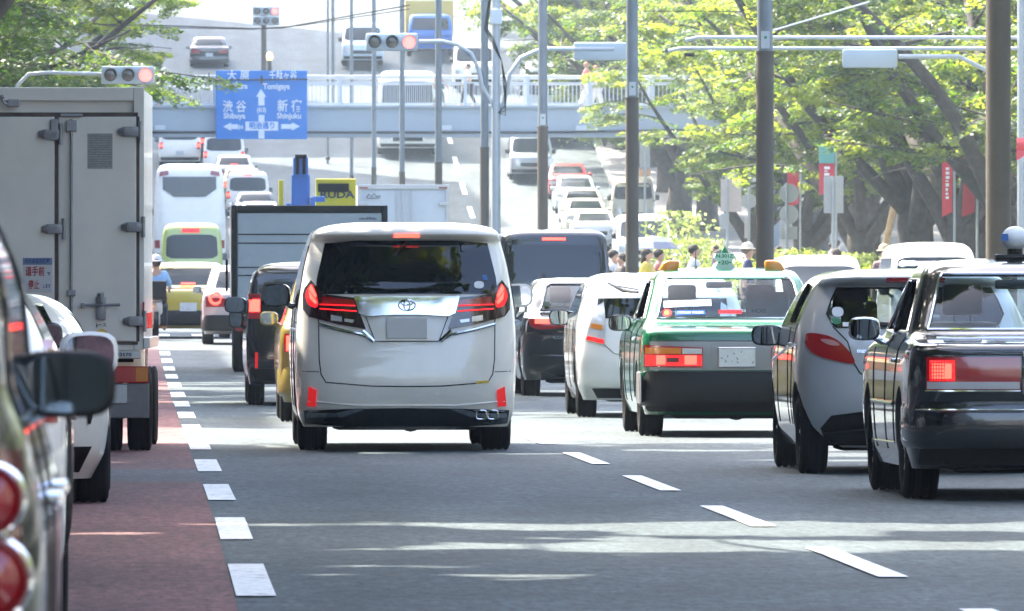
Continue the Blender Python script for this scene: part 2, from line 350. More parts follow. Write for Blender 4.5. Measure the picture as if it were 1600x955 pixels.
def spray(P, Nn, S, Tn, rnd, a, b, nleaf, size, wid, tone):
    """leaves set in a flat spray along a twig a->b"""
    d = b-a; side = d.cross(Vector((0,0,1)));  side = side.normalized() if side.length > 1e-4 else Vector((1,0,0))
    tilt = Vector((rnd.uniform(-.35,.35), rnd.uniform(-.35,.35), 1)).normalized(); tb = tone+rnd.uniform(-.45,.4)
    for _ in range(nleaf):
        t = rnd.random()**.8; w = (rnd.random()*2-1)*wid*(1.1-t*.7)
        p = a+d*t+side*w; p.z += rnd.gauss(0, .05)-abs(w)*.15
        P.append(p[:]); Nn.append((tilt.x+rnd.gauss(0,.35), tilt.y+rnd.gauss(0,.35), tilt.z+rnd.gauss(0,.2))); S.append(size*rnd.uniform(.7,1.25)); Tn.append(tb+rnd.uniform(-.25,.25))
def tree_meshes(seed, H=14, spread=8, rt=.42, fork=2.6, limbs=6, subs=9, twigs=8, nleaf=40, lsize=.11, low=3.6, lean=None, mleaf='leaf', elr=(44,72), rise=.85):
    rnd = random.Random(seed); tb = MB(); P=[]; Nn=[]; S=[]; Tn=[]
    def path(p, d, L_, n, up, wob):
        pts = [p.copy()]
        for i in range(n):
            d = (d+Vector((rnd.uniform(-wob,wob), rnd.uniform(-wob,wob), up*(1-1.3*i/n)+rnd.uniform(-wob,wob)*.5))).normalized(); p = p+d*L_/n; pts.append(p.copy())
        return pts
    # trunk with root flare
    nb = Vector((rnd.uniform(-.2,.2), rnd.uniform(-.2,.2), fork))
    tb.tube([(0,0,-.3),(0,0,.15),(nb.x*.3,nb.y*.3,fork*.4),(nb.x*.8,nb.y*.8,fork*.8),nb], [rt*1.5, rt*1.2, rt, rt*1.02, rt*.9], 12)
    a0 = rnd.uniform(0, 6.28)
    for li in range(limbs):
        a = a0+li*2*math.pi/limbs+rnd.uniform(-.3,.3); el = R_(rnd.uniform(*elr))
        d = Vector((math.cos(a)*math.cos(el), math.sin(a)*math.cos(el), math.sin(el)))
        L_ = H*rnd.uniform(.72,.9); st = nb-Vector((0,0,rnd.uniform(.2,1.0)))+Vector((d.x,d.y,0))*.12
        pts = path(st, d, L_, 9, -.03, .13); r0 = rt*rnd.uniform(.42,.6)
        tb.tube(pts, [r0*(1-.86*i/9) for i in range(10)], 8)
        for si in range(subs):
            t = .2+.8*(si+rnd.random()*.6)/subs; k = min(int(t*9), 8); q = pts[k].lerp(pts[k+1], t*9-k)
            sa = rnd.uniform(0, 6.28); ax = (pts[k+1]-pts[k]).normalized()
            sd = (ax*.5+Vector((math.cos(sa), math.sin(sa), rnd.uniform(-.1,.35)))).normalized()
            SL = spread*.42*rnd.uniform(.6,1.15)*(1.15-.45*t); sp = path(q, sd, SL, 6, -.14, .16)
            rs = r0*(1-.8*t)*.4
            tb.tube(sp, [max(.012, rs*(1-.85*i/6)) for i in range(7)], 5)
            for ti in range(twigs):
                tt = .15+.85*(ti+rnd.random())/twigs; kk = min(int(tt*6), 5); qq = sp[kk].lerp(sp[kk+1], tt*6-kk)
                ta = rnd.uniform(0, 6.28); ad = (sp[kk+1]-sp[kk]).normalized()
                td = (ad*.6+Vector((math.cos(ta), math.sin(ta), rnd.uniform(-.35,.15)))).normalized(); TL = rnd.uniform(.8,1.7)
                e = qq+td*TL+Vector((0,0,-.18*TL))
                if e.z < low*rnd.uniform(.8, 1.15)+rise*max(0, math.hypot(e.x, e.y)-3.4): continue
                tb.tube([qq, (qq+e)/2+Vector((0,0,.05)), e], [.014,.01,.005], 3, cap=False)
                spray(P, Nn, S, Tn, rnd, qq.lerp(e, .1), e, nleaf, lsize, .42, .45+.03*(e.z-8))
    me_t = bpy.data.meshes.new('trunk'); me_t.from_pydata(tb.v, [], tb.f); me_t.update(); me_t.materials.append(M['bark']); me_t.shade_smooth()
    return me_t, leaves_mesh('crown', P, Nn, S, Tn, M[mleaf])
TREES = [tree_meshes(11, nleaf=120, lsize=.15, twigs=12), tree_meshes(23, limbs=7, spread=9, nleaf=112, lsize=.15, twigs=12), tree_meshes(37, H=13, limbs=6, spread=9, low=3.2, nleaf=120, lsize=.15, twigs=12)]
TREE_SPARSE = [tree_meshes(5, limbs=6, subs=8, twigs=7, nleaf=62, lsize=.34, low=5.2), tree_meshes(8, limbs=6, subs=8, twigs=7, nleaf=62, lsize=.34, spread=9, low=5.2)]
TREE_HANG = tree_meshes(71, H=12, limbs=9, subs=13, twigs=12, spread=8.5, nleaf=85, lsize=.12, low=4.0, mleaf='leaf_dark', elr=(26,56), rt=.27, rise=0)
TREE_DENSE = tree_meshes(15, limbs=7, subs=9, twigs=8, nleaf=70, lsize=.5, spread=9, low=5.4)
def place_tree(v, X, Y, rz, sc, label, group='zelkova trees lining the avenue', name='zelkova_tree'):
    r = thing(name, label, 'tree', (X, Y, G(Y)+.1), rz, group); r.scale = (sc, sc, sc)
    for nm, me in zip(('trunk', 'crown'), v):
        o = bpy.data.objects.new(nm, me); COL.objects.link(o); o.parent = r
    return r
# ================================================================ car body: stack of rounded plan outlines
class Body:
    """keys: (z, y_rear, y_front, half_width, rear_round, front_round, power) from sill to roof"""
    def __init__(s, keys, m=6):
        n = len(keys); idx = list(range(n)); cols = list(zip(*keys)); fs = [_pchip(idx, [float(c) for c in col]) for col in cols]
        s.keys = keys; s.rows = [tuple(f(i/m) for f in fs) for i in range((n-1)*m+1)]
        dense = [tuple(f(i/24) for f in fs) for i in range((n-1)*24+1)]
        s.dz = [d[0] for d in dense]; s.dense = dense; s.fs = fs
    def row(s, z):
        z = min(max(z, s.dz[0]), s.dz[-1]-1e-6); i = min(max(bisect_right(s.dz, z)-1, 0), len(s.dz)-2)
        a, b = s.dense[i], s.dense[i+1]; t = (z-a[0])/max(1e-9, b[0]-a[0]); return [p+(q-p)*t for p, q in zip(a, b)]
    def R(s, x, z):
        _, yr, yf, w, rr, rf, n = s.row(z); t = min(abs(x)/w, .9995); return yr+rr*(1-(1-t**n)**(1/n))
    def F(s, x, z):
        _, yr, yf, w, rr, rf, n = s.row(z); t = min(abs(x)/w, .9995); return yf-rf*(1-(1-t**n)**(1/n))
    def S(s, y, z):
        _, yr, yf, w, rr, rf, n = s.row(z)
        if y < yr+rr: q = min(max((yr+rr-y)/rr, 0), 1)
        elif y > yf-rf: q = min(max((y-yf+rf)/rf, 0), 1)
        else: return w
        return w*max(0, (1-q**n))**(1/n)
    def ring(s, r, ins=0):
        z, yr, yf, w, rr, rf, n = r; w = w-ins; yr = yr+ins; yf = yf-ins; rr = min(rr, (yf-yr)*.48); rf = min(rf, (yf-yr)*.48); A = 9; pts = []
        for k in range(A+1):
            a = math.pi/2*k/A; pts.append((w*math.sin(a)**(2/n), yr+rr*(1-math.cos(a)**(2/n))))
        for k in range(1, 8): pts.append((w, yr+rr+(yf-rf-yr-rr)*k/8))
        for k in range(A, -1, -1):
            a = math.pi/2*k/A; pts.append((w*math.sin(a)**(2/n), yf-rf*(1-math.cos(a)**(2/n))))
        full = pts+[(-x, y) for x, y in reversed(pts[1:-1])]
        return [(x, y, z) for x, y in full]
    def solid(s, name, mats, ins=0, z0=None, z1=None, matf=None, parent=None):
        rows = [list(r) for r in s.rows]
        if z0 is not None: rows = [s.row(z0)]+[r for r in rows if r[0] > z0+.005]
        if z1 is not None: rows = [r for r in rows if r[0] < z1-.005]+[s.row(z1)]
        vs = []; fs = []; mi = []; n = None
        for r in rows:
            rg = s.ring(r, ins); n = len(rg); vs += rg
        for j in range(len(rows)-1):
            for k in range(n):
                fs.append((j*n+k, j*n+(k+1) % n, (j+1)*n+(k+1) % n, (j+1)*n+k))
                mi.append(matf(rows[j][0], vs[j*n+k]) if matf else 0)
        fs.append(tuple(range(n-1, -1, -1))); mi.append(1 if matf else 0)
        t = (len(rows)-1)*n; fs.append(tuple(t+k for k in range(n))); mi.append(0)
        return mesh_obj(name, vs, fs, mats, parent, True, mi, 33)
def _fillgrid(poly, step):
    bm = bmesh.new(); vv = [bm.verts.new((p[0], p[1], 0)) for p in poly]; bm.faces.new(vv)
    xs = [p[0] for p in poly]; ys = [p[1] for p in poly]
    for ax, lo, hi in ((0, min(xs), max(xs)), (1, min(ys), max(ys))):
        k = math.floor(lo/step)+1
        while k*step < hi-1e-4:
            co = [0,0,0]; co[ax] = k*step; no = [0,0,0]; no[ax] = 1
            bmesh.ops.bisect_plane(bm, geom=list(bm.verts)+list(bm.edges)+list(bm.faces), plane_co=co, plane_no=no, dist=1e-5); k += 1
    bmesh.ops.triangulate(bm, faces=[f for f in bm.faces if len(f.verts) > 4])
    return bm
def smooth_poly(poly, k=2, r=.25):
    for _ in range(k):
        q = []; n = len(poly)
        for i in range(n):
            a, b = poly[i], poly[(i+1) % n]; q.append((a[0]+(b[0]-a[0])*r, a[1]+(b[1]-a[1])*r)); q.append((b[0]+(a[0]-b[0])*r, b[1]+(a[1]-b[1])*r))
        poly = q
    return poly
def patch(body, name, poly, m, parent, face='R', out=.006, thick=.012, step=.07, side=1, rnd=0, flat=False):
    """sheet following the body. R/F polygons are (x,z); S polygons are (y,z)"""
    if rnd: poly = smooth_poly(poly, 2, rnd)
    bm = _fillgrid(poly, step)
    for v in bm.verts:
        a, z = v.co.x, v.co.y
        if face == 'R': v.co = (a, body.R(a, z)-out, z)
        elif face == 'F': v.co = (a, body.F(a, z)+out, z)
        else: v.co = (side*(body.S(a, z)+out), a, z)
    if not thick:
        bmesh.ops.recalc_face_normals(bm, faces=bm.faces); me = bpy.data.meshes.new(name); bm.to_mesh(me); bm.free(); return wrap(name, me, m, parent, True, None, 35)
    r = bmesh.ops.extrude_face_region(bm, geom=list(bm.faces))
    dy = {'R': (0, thick, 0), 'F': (0, -thick, 0), 'S': (-side*thick, 0, 0)}[face]
    bmesh.ops.translate(bm, verts=[g for g in r['geom'] if isinstance(g, bmesh.types.BMVert)], vec=dy)
    bmesh.ops.recalc_face_normals(bm, faces=bm.faces)
    me = bpy.data.meshes.new(name); bm.to_mesh(me); bm.free()
    return wrap(name, me, m, parent, True, None, 35)
def seam(body, name, pts, r, m, parent, face='R', out=.0, side=1, closed=False, step=.05):
    q = []; pts = list(pts)+([pts[0]] if closed else [])
    for a, b in zip(pts, pts[1:]):
        n = max(1, int(math.hypot(a[0]-b[0], a[1]-b[1])/step))
        for k in range(n): q.append((a[0]+(b[0]-a[0])*k/n, a[1]+(b[1]-a[1])*k/n))
    q.append(pts[-1]); P = []
    for a, z in q:
        P.append((a, body.R(a, z)-out, z) if face == 'R' else (a, body.F(a, z)+out, z) if face == 'F' else (side*(body.S(a, z)+out), a, z))
    mb = MB(); mb.tube(P, r, 6); return mb.build(name, m, parent, True)
def mir(poly): return [(-x, z) for x, z in reversed(poly)]
def prism_cut(poly, a, b, axis, mats):
    mb = MB(); (mb.prism if axis == 'y' else mb.prismx)(poly, a, b)
    o = mb.build('cut', mats); o.data.polygons.foreach_set('material_index', [1]*len(o.data.polygons)); return o
def wheel_mesh(R, W, n=40, rim=True):
    mb = MB(); w = W/2; g = .008
    prof = [(-w*.75, R*.6), (-w, R*.72), (-w*1.02, R*.88), (-w*.9, R*.975), (-w*.82, R)]
    for k in (-.5, 0, .5): prof += [(w*(k-.09), R), (w*(k-.07), R-g), (w*(k+.07), R-g), (w*(k+.09), R)]
    prof += [(w*.82, R), (w*.9, R*.975), (w*1.02, R*.88), (w, R*.72), (w*.75, R*.6), (w*.5, R*.5), (-w*.5, R*.5)]
    mb.lathe(prof, 'x', n=n, closed=True); t = mb.build('wheel', M['rubber'], None, True, 25)
    rm = MB(); q = w*.7
    rm.lathe([(-q, 0), (-q, R*.16), (-q*.8, R*.2), (-q*.35, R*.35), (-q*.4, R*.52), (-q, R*.57), (-q*1.1, R*.62), (q*1.1, R*.62), (q, R*.57), (q*.4, R*.5), (q*.4, 0)], 'x', n=30)
    for k in range(7):
        a = 2*math.pi*k/7
        for sg in (-1, 1): rm.tube([(sg*q*.85, R*.12*math.cos(a), R*.12*math.sin(a)), (sg*q*.95, R*.56*math.cos(a), R*.56*math.sin(a))], R*.06, 5)
    r_ = rm.build('rim', M['alloy'], t, True); return t
WHEELS = {}
def add_wheels(root, half, yr, yf, R, W, steer=0):
    for (sx, y) in ((-1, yr), (1, yr), (-1, yf), (1, yf)):
        key = (round(R, 3), round(W, 3))
        if key not in WHEELS: w = WHEELS[key] = wheel_mesh(R, W)
        else: w = copy_thing(WHEELS[key])
        w.parent = root; w.location = (sx*(half-W/2-.012), y, R)
def mirror(root, x, y, z, w, h, m, side=1, glassm=None, arm=.1):
    """door mirror: housing, reflecting glass facing back"""
    mb = MB(); n = 20; rings = []
    for (yy, s) in ((-.005, .93), (0, 1.0), (.03, .99), (.08, .82), (.115, .5), (.125, .12)):
        rings.append([(x+math.copysign(abs(math.cos(t))**.62, math.cos(t))*w/2*s-side*yy*.3, y+yy, z+math.copysign(abs(math.sin(t))**.62, math.sin(t))*h/2*s) for t in [2*math.pi*k/n for k in range(n)]])
    vs = [p for r in rings for p in r]; fs = []
    for j in range(len(rings)-1):
        for k in range(n): fs.append((j*n+k, j*n+(k+1) % n, (j+1)*n+(k+1) % n, (j+1)*n+k))
    fs.append(tuple(range(n-1, -1, -1))); fs.append(tuple((len(rings)-1)*n+k for k in range(n))); mb.add(vs, fs)
    mb.tube([(x-side*w*.35, y+.05, z-h*.35), (x-side*(w*.5+arm*.6), y+.05, z-h*.55), (x-side*(w*.5+arm), y+.06, z-h*.6)], [.022, .028, .035], 8)
    o = mb.build('mirror', m, root, True, 50); g = MB(); k = n
    g.add([(x+math.copysign(abs(math.cos(t))**.62, math.cos(t))*w/2*.86, y-.018-.11*math.copysign(abs(math.sin(t))**.62, math.sin(t))*h/2, z+math.copysign(abs(math.sin(t))**.62, math.sin(t))*h/2*.84) for t in [2*math.pi*i/k for i in range(k)]], [tuple(range(k))])
    g.build('mirror_glass', glassm or M['mirror_glass'], o, True); return o
M['mirror_glass'] = mat('mirror_glass', (.55,.58,.6), .02, 1)
def seats(root, zc, rows, light=True, w=.46, dx=.36, hr=True, h=.62):
    for (y, n) in rows:
        for sx in ((-dx, dx) if n == 2 else (-dx*1.15, 0, dx*1.15)):
            mb = MB(); mb.box(sx-w/2, sx+w/2, y, y+.13, zc-h, zc, .05); mb.box(sx-w/2, sx+w/2, y+.1, y+.55, zc-h-.1, zc-h+.08, .04)
            if hr: mb.box(sx-.13, sx+.13, y+.01, y+.1, zc+.04, zc+.24, .035); mb.box(sx-.06, sx-.045, y+.05, y+.065, zc-.02, zc+.06); mb.box(sx+.045, sx+.06, y+.05, y+.065, zc-.02, zc+.06)
            mb.build('seat', M['seat_lt'] if light else M['interior'], root, True)
def underbody(root, half, yr, yf, z0, z1, ex=-.25, pipe=True):
    mb = MB(); mb.box(-half+.22, half-.22, yr+.15, yf-.3, z0+.06, z1); mb.box(-half+.3, half-.3, yr+.5, yr+1.1, z0, z1, .05)
    mb.tube([(-half+.2, yr+1.0, z0+.08), (half-.2, yr+1.0, z0+.08)], .05, 8); mb.lathe([(-.09,.02),(-.09,.1),(.09,.1),(.09,.02)], 'y', (.05, yr+.95, z0+.08), 16)
    mb.tube([(ex, yr+.55, z0+.12), (ex, yr+.1, z0+.14)], .028, 10)
    mb.lathe([(-.3,.0),(-.3,.11),(.25,.11),(.25,.0)], 'x', (ex+.3, yr+.42, z0+.15), 14)
    return mb.build('underbody', M['under'], root, True)
def make_car(label, cat, group, name, X, D, keys, m, mats, rz=0, wheels=None, openings=None, body_matf=None, z_cav=None, res=6, arch=.055, dz=0):
    """body with wheel arches; openings: list of ('R'/'F'/'S', polygon) cut through to a hollow cabin"""
    root = thing(name, label, cat, (X, D, G(D)+dz), rz, group); B = Body(keys, res)
    o = B.solid('body', mats, matf=body_matf, parent=root); half = max(k[3] for k in keys); cuts = []
    if wheels:
        R, W, yr, yf, hw = wheels
        for y in (yr, yf):
            for sx in (-1, 1):
                mb = MB(); mb.lathe([(-.3, 0), (-.3, R+arch), (.3, R+arch), (.3, 0)], 'x', (sx*(half-.02), y, R+.01), 30)
                c = mb.build('cut', mats); c.data.polygons.foreach_set('material_index', [1]*len(c.data.polygons)); cuts.append(c)
    if openings:
        zt = keys[-1][0]-.055; c = B.solid('cut', mats, ins=.07, z0=z_cav, z1=zt); c.data.polygons.foreach_set('material_index', [1]*len(c.data.polygons)); cuts.append(c)
        L_ = max(k[2] for k in keys); ymid = (keys[-1][1]+keys[-1][2])/2
        for (f, poly) in openings:
            if f == 'R': cuts.append(prism_cut(poly, -.5, ymid, 'y', mats))
            elif f == 'F': cuts.append(prism_cut(poly, ymid, L_+.5, 'y', mats))
            else: cuts.append(prism_cut(poly, -1.3, 1.3, 'x', mats))
    if cuts:
        for c in cuts: c.location = (0,0,0)
        par = o.parent; o.parent = None; boolean(o, cuts); o.parent = par
        o.data.shade_smooth(); o.data.set_sharp_from_angle(angle=R_(30))
    if wheels: add_wheels(root, hw, yr, yf, R, W)
    return root, B
# ================================================================ foreground vehicles
M['lamp_clear_pink'] = mat('lamp_clear_pink', (.5,.25,.24), .12, coat=.6)
P_WHITE = paint('pearl_white', (.86,.82,.73), 0, .3); P_GREEN = paint('green', (.003,.10,.042), .05, .25); P_GREY = paint('warm_grey', (.50,.51,.51), .12, .3)
P_BLACK = paint('black', (.004,.005,.008), 0, .2); P_SILVERW = paint('white_silver', (.78,.77,.73), .05, .3); P_YELLOW = paint('yellow', (.27,.20,.04), 0, .3)
P_DGREEN = paint('dark_olive', (.02,.025,.02), .3, .25)
def lit_stripes(B, root, pts_list, m='brake', r=.012):
    for pts in pts_list: seam(B, 'brake_lamp', pts, r, M[m], root, out=.016)
# ---------------------------------------------------------------- white minivan (centre)
K = [(.20,.16,4.80,.84,.5,.7,3.6),(.33,.04,4.88,.885,.5,.8,3.8),(.55,0,4.92,.90,.45,.85,3.8),(.80,.02,4.92,.905,.42,.8,3.8),(1.0,.05,4.8,.90,.4,.7,3.8),(1.15,.07,4.3,.89,.4,.7,3.8),(1.28,.09,3.85,.872,.4,.6,4),
     (1.5,.17,3.45,.835,.36,.5,4),(1.70,.25,3.1,.785,.34,.5,4),(1.735,.19,3.0,.775,.3,.5,4),(1.775,.13,2.9,.76,.3,.5,3.6),(1.82,.16,2.75,.71,.35,.5,3.2),(1.85,.26,2.6,.6,.4,.5,3),(1.87,.5,2.3,.42,.4,.4,3),(1.876,.9,1.9,.2,.3,.3,3)]
van, B = make_car('white minivan with chrome tailgate bar and lit brake lights, centre of the road', 'minivan', None, 'minivan', 2.09, 83.4, K, 6, [P_WHITE, M['plast']], wheels=(.34,.235,1.1,4.05,.885))
win = [(-.745,1.285),(.745,1.285),(.73,1.42),(.665,1.70),(.4,1.72),(-.4,1.72),(-.665,1.70),(-.73,1.42)]
patch(B, 'rear_window', win, M['dark_glass'], van, out=.008)
lamp = [(-.335,1.0),(-.56,1.04),(-.80,1.10),(-.845,1.16),(-.848,1.28),(-.835,1.33),(-.78,1.40),(-.72,1.33),(-.68,1.285),(-.43,1.255)]
for q in (lamp, mir(lamp)):
    lp = patch(B, 'tail_lamp', q, M['lamp_smoke'], van, out=.02, thick=.03, step=.05)
    s = 1 if q is lamp else -1
    def sx(P): return [(x*s, z) for x, z in P]
    patch(B, 'brake_lamp', sx([(-.80,1.19),(-.74,1.17),(-.72,1.20),(-.74,1.30),(-.775,1.375),(-.81,1.33),(-.83,1.27)]) , M['brake_soft'], lp, out=.024, thick=.01, step=.05, rnd=.2)
    patch(B, 'brake_lamp', sx([(-.79,1.245),(-.745,1.20),(-.73,1.22),(-.80,1.31)]), M['brake_hot'], lp, out=.028, thick=.01, step=.05)
    patch(B, 'brake_lamp', sx([(-.80,1.325),(-.745,1.25),(-.735,1.275),(-.78,1.365)]), M['brake_hot'], lp, out=.028, thick=.01, step=.05)
    patch(B, 'lamp_band', sx([(-.70,1.20),(-.42,1.185),(-.43,1.235),(-.69,1.265)]), M['lamp_red'], lp, out=.024, thick=.01, step=.06)
    seam(B, 'lamp_bar', sx([(-.71,1.20),(-.42,1.19)]), .006, M['brake_soft'], lp, out=.026); seam(B, 'lamp_bar', sx([(-.71,1.165),(-.41,1.145)]), .006, M['brake_soft'], lp, out=.026)
    patch(B, 'reversing_lamp', sx([(-.62,1.07),(-.53,1.06),(-.53,1.10),(-.62,1.115)]), M['lamp_white'], lp, out=.024, thick=.01)
    patch(B, 'reversing_lamp', sx([(-.51,1.06),(-.44,1.05),(-.43,1.075),(-.51,1.085)]), M['lamp_white'], lp, out=.024, thick=.01)
    seam(B, 'chrome_trim', sx([(-.72,1.04),(-.55,.995),(-.36,.955),(-.29,.915)]), .013, M['chrome'], van, out=.008)
    seam(B, 'chrome_trim', sx([(-.36,.985),(-.27,.90)]), .018, M['chrome'], van, out=.008)
    patch(B, 'reflector', sx([(-.815,.37),(-.745,.365),(-.735,.50),(-.80,.53)]), M['reflector'], van, out=.012, thick=.02)
    patch(B, 'chrome_fin', sx([(-.82,.275),(-.52,.28),(-.35,.345),(-.46,.345),(-.58,.315),(-.82,.31)]), M['chrome'], van, out=.05, thick=.02)
bar = [(-.43,1.265),(.43,1.265),(.395,1.13),(.34,1.105),(.1,1.118),(-.1,1.118),(-.34,1.105),(-.395,1.13)]
gb = patch(B, 'chrome_bar', bar, M['chrome'], van, out=.035, thick=.045, step=.04)
em = MB(); yb = B.R(0, 1.19)-.045
for (a, b) in ((.068,.045),(.025,.043)): em.tube([(a*math.cos(t), yb, 1.195+b*math.sin(t)) for t in [2*math.pi*i/24 for i in range(25)]], .006, 6, cap=False)
em.tube([(.048*math.cos(t), yb, 1.215+.018*math.sin(t)) for t in [2*math.pi*i/20 for i in range(21)]], .005, 6, cap=False)
em.build('emblem', M['chrome'], gb, True)
rc = patch(B, 'plate_recess', [(-.33,1.10),(.33,1.10),(.25,.90),(-.25,.90)], P_WHITE, van, out=-.004, thick=.012, step=.05)
seam(B, 'panel_gap', [(-.335,1.10),(-.26,.90),(.26,.90),(.335,1.10)], .004, M['plast'], van, out=.006)
mb = MB(); yb = B.R(0, 1.0); mb.box(-.165,.165,yb-.022,yb-.008,.925,1.09,.004); mb.build('licence_plate', mat('white_plate', (.62,.62,.6), .45), van)
seam(B, 'panel_gap', [(-.72,1.09),(-.715,.75),(-.70,.63),(-.66,.565),(-.3,.535),(0,.53),(.3,.535),(.66,.565),(.70,.63),(.715,.75),(.72,1.09)], .005, M['plast'], van, out=-.001)
seam(B, 'panel_gap', [(-.85,.655),(-.715,.65)], .0035, M['plast'], van); seam(B, 'panel_gap', [(.715,.65),(.85,.655)], .0035, M['plast'], van)
seam(B, 'bumper_crease', [(-.8,.41),(-.4,.375),(.4,.375),(.8,.41)], .008, P_WHITE, van, out=.002)
patch(B, 'rear_diffuser', [(-.84,.335),(-.45,.35),(0,.355),(.45,.35),(.84,.335),(.83,.225),(.5,.20),(.42,.18),(-.42,.18),(-.5,.20),(-.83,.225)], M['gloss_black'], van, out=.015, thick=.05, step=.05)
mb = MB()
for cx in (.605,.70):
    q = [(cx+.042*math.copysign(abs(math.cos(t))**.5, math.cos(t)), .04+B.R(cx,.3)-.12, .30+.036*math.copysign(abs(math.sin(t))**.5, math.sin(t))) for t in [2*math.pi*i/20 for i in range(21)]]
    mb.tube(q, .007, 6, cap=False)
mb.build('exhaust_tip', M['chrome'], van, True)
patch(B, 'brake_lamp', [(-.105,1.745),(.105,1.745),(.10,1.775),(-.10,1.775)], M['brake_hot'], van, out=.012, thick=.015)
patch(B, 'sticker', [(.56,.555),(.67,.56),(.67,.58),(.56,.575)], M['yellow_film'], van, out=.004, thick=.005)
patch(B, 'sticker', smooth_poly([(.55,1.33),(.63,1.33),(.63,1.39),(.55,1.39)],2), M['white'], van, out=.013, thick=.003); patch(B, 'sticker', [(.625,1.40),(.66,1.40),(.655,1.44),(.62,1.44)], M['blue_film'], van, out=.013, thick=.003)
for x in (-.32, .25): mb = MB(); mb.lathe([(-.004,0),(-.004,.012),(.004,.012),(.004,0)], 'y', (x,B.R(x,.47)-.002,.47), 12); mb.build('parking_sensor', P_WHITE, van)
for s in (-1, 1):
    patch(B, 'side_window', [(.45,1.16),(3.6,1.16),(3.3,1.40),(2.95,1.66),(.55,1.68),(.42,1.40)], M['dark_glass'], van, 'S', side=s, out=.006)
    for y in (1.55, 2.75): seam(B, 'panel_gap', [(y,1.65),(y+.03,1.0),(y,.35)], .006, M['plast'], van, 'S', side=s)
    seam(B, 'door_rail', [(.35,1.05),(1.6,1.05)], .006, M['plast'], van, 'S', side=s)
    mirror(van, s*1.03, 3.45, 1.27, .25, .2, P_WHITE if s > 0 else M['gloss_black'], side=s, arm=.08)
mb = MB()
for y in (1.45, 2.7): mb.box(-.915,-.885,y,y+.18,.97,1.0,.008); mb.box(.885,.915,y,y+.18,.97,1.0,.008)
mb.build('door_handle', M['chrome'], van)
patch(B, 'windscreen', [(-.75,1.15),(.75,1.15),(.62,1.68),(-.62,1.68)], M['dark_glass'], van, 'F')
underbody(van, .9, 0, 4.9, .17, .32, ex=-.3)
mb = MB(); mb.tube([(0,B.R(0,1.72)-.02,1.715),(-.1,B.R(0,1.6)-.03,1.60)], .008, 6); mb.build('wiper', M['plast'], van)
# ---------------------------------------------------------------- sedan family
def sedan_keys(W, L, H, deck, rake=0, n=4.2, rr=.3):
    w = W/2; b = deck+.035; k = H-b
    return [(.20,.28,L-.2,w-.05,rr,.4,n),(.38,.10,L-.07,w-.01,rr,.45,n),(.58,.04,L-.03,w,rr*.95,.4,n),(.78,.02,L-.04,w-.003,rr*.85,.4,n),(deck-.09,.03,L-.2,w-.012,rr*.8,.4,n),(deck-.03,.07,L-.6,w-.03,rr*.7,.4,n),
            (deck+.003,.4,L-1.05,w-.05,.2,.3,n),(b,.85,L-1.35,w-.065,.2,.25,5),(b+k*.42,1.08+rake*.4,L-1.72,w-.125,.2,.25,5),(b+k*.82,1.32+rake,L-2.1,w-.19,.2,.3,4.5),
            (b+k*.93,1.43+rake,L-2.25,w-.235,.25,.3,4),(b+k*.975,1.62+rake,L-2.45,w-.33,.25,.3,3.5),(H,1.9+rake,L-2.7,w-.5,.1,.1,3)]
# ---------------------------------------------------------------- green taxi
def plate(root, B, x, z, mname='plate', w=.33, h=.165, name='licence_plate', fr=True):
    mb = MB(); y = B.R(x, z)
    mb.box(x-w/2, x+w/2, y-.03, y-.018, z-h/2, z+h/2, .003); p = mb.build(name, M[mname], root); q = MB(); rp_ = random.Random(7)
    for k in range(9): xa = x-w*.42+w*.84*rp_.random(); za = z-h*.35+h*.6*rp_.random(); q.tube([(xa, y-.031, za),(xa+rp_.uniform(-.02,.02), y-.031, za+rp_.uniform(.01,.03))], .0045, 4)
    q.build('plate_marks', mat('plate_faded_green', (.16,.24,.22), .6), p)
    if fr: f = MB(); f.tube([(x-w/2,y-.03,z-h/2),(x+w/2,y-.03,z-h/2),(x+w/2,y-.03,z+h/2),(x-w/2,y-.03,z+h/2),(x-w/2,y-.03,z-h/2)], .006, 4); f.build('plate_frame', M['steel'], p)
    return p
TK = sedan_keys(1.69, 4.69, 1.515, .985)
rw = [(-.665,1.06),(.665,1.06),(.645,1.12),(.585,1.385),(.55,1.425),(-.55,1.425),(-.585,1.385),(-.645,1.12)]
fw = [(-.66,1.07),(.66,1.07),(.56,1.41),(-.56,1.41)]
sw = [(1.22,1.06),(3.02,1.06),(2.26,1.39),(1.58,1.39),(1.42,1.30)]
taxi, B = make_car('green taxi with amber roof lamps and star topped roof sign, brake lights on', 'taxi', None, 'taxi', 5.23, 91.2, TK, 6, [P_GREEN, M['interior']], wheels=(.31,.21,1.1,3.82,.835),
    openings=[('R', rw), ('F', fw), ('S', sw)], z_cav=.72, rz=R_(.2))
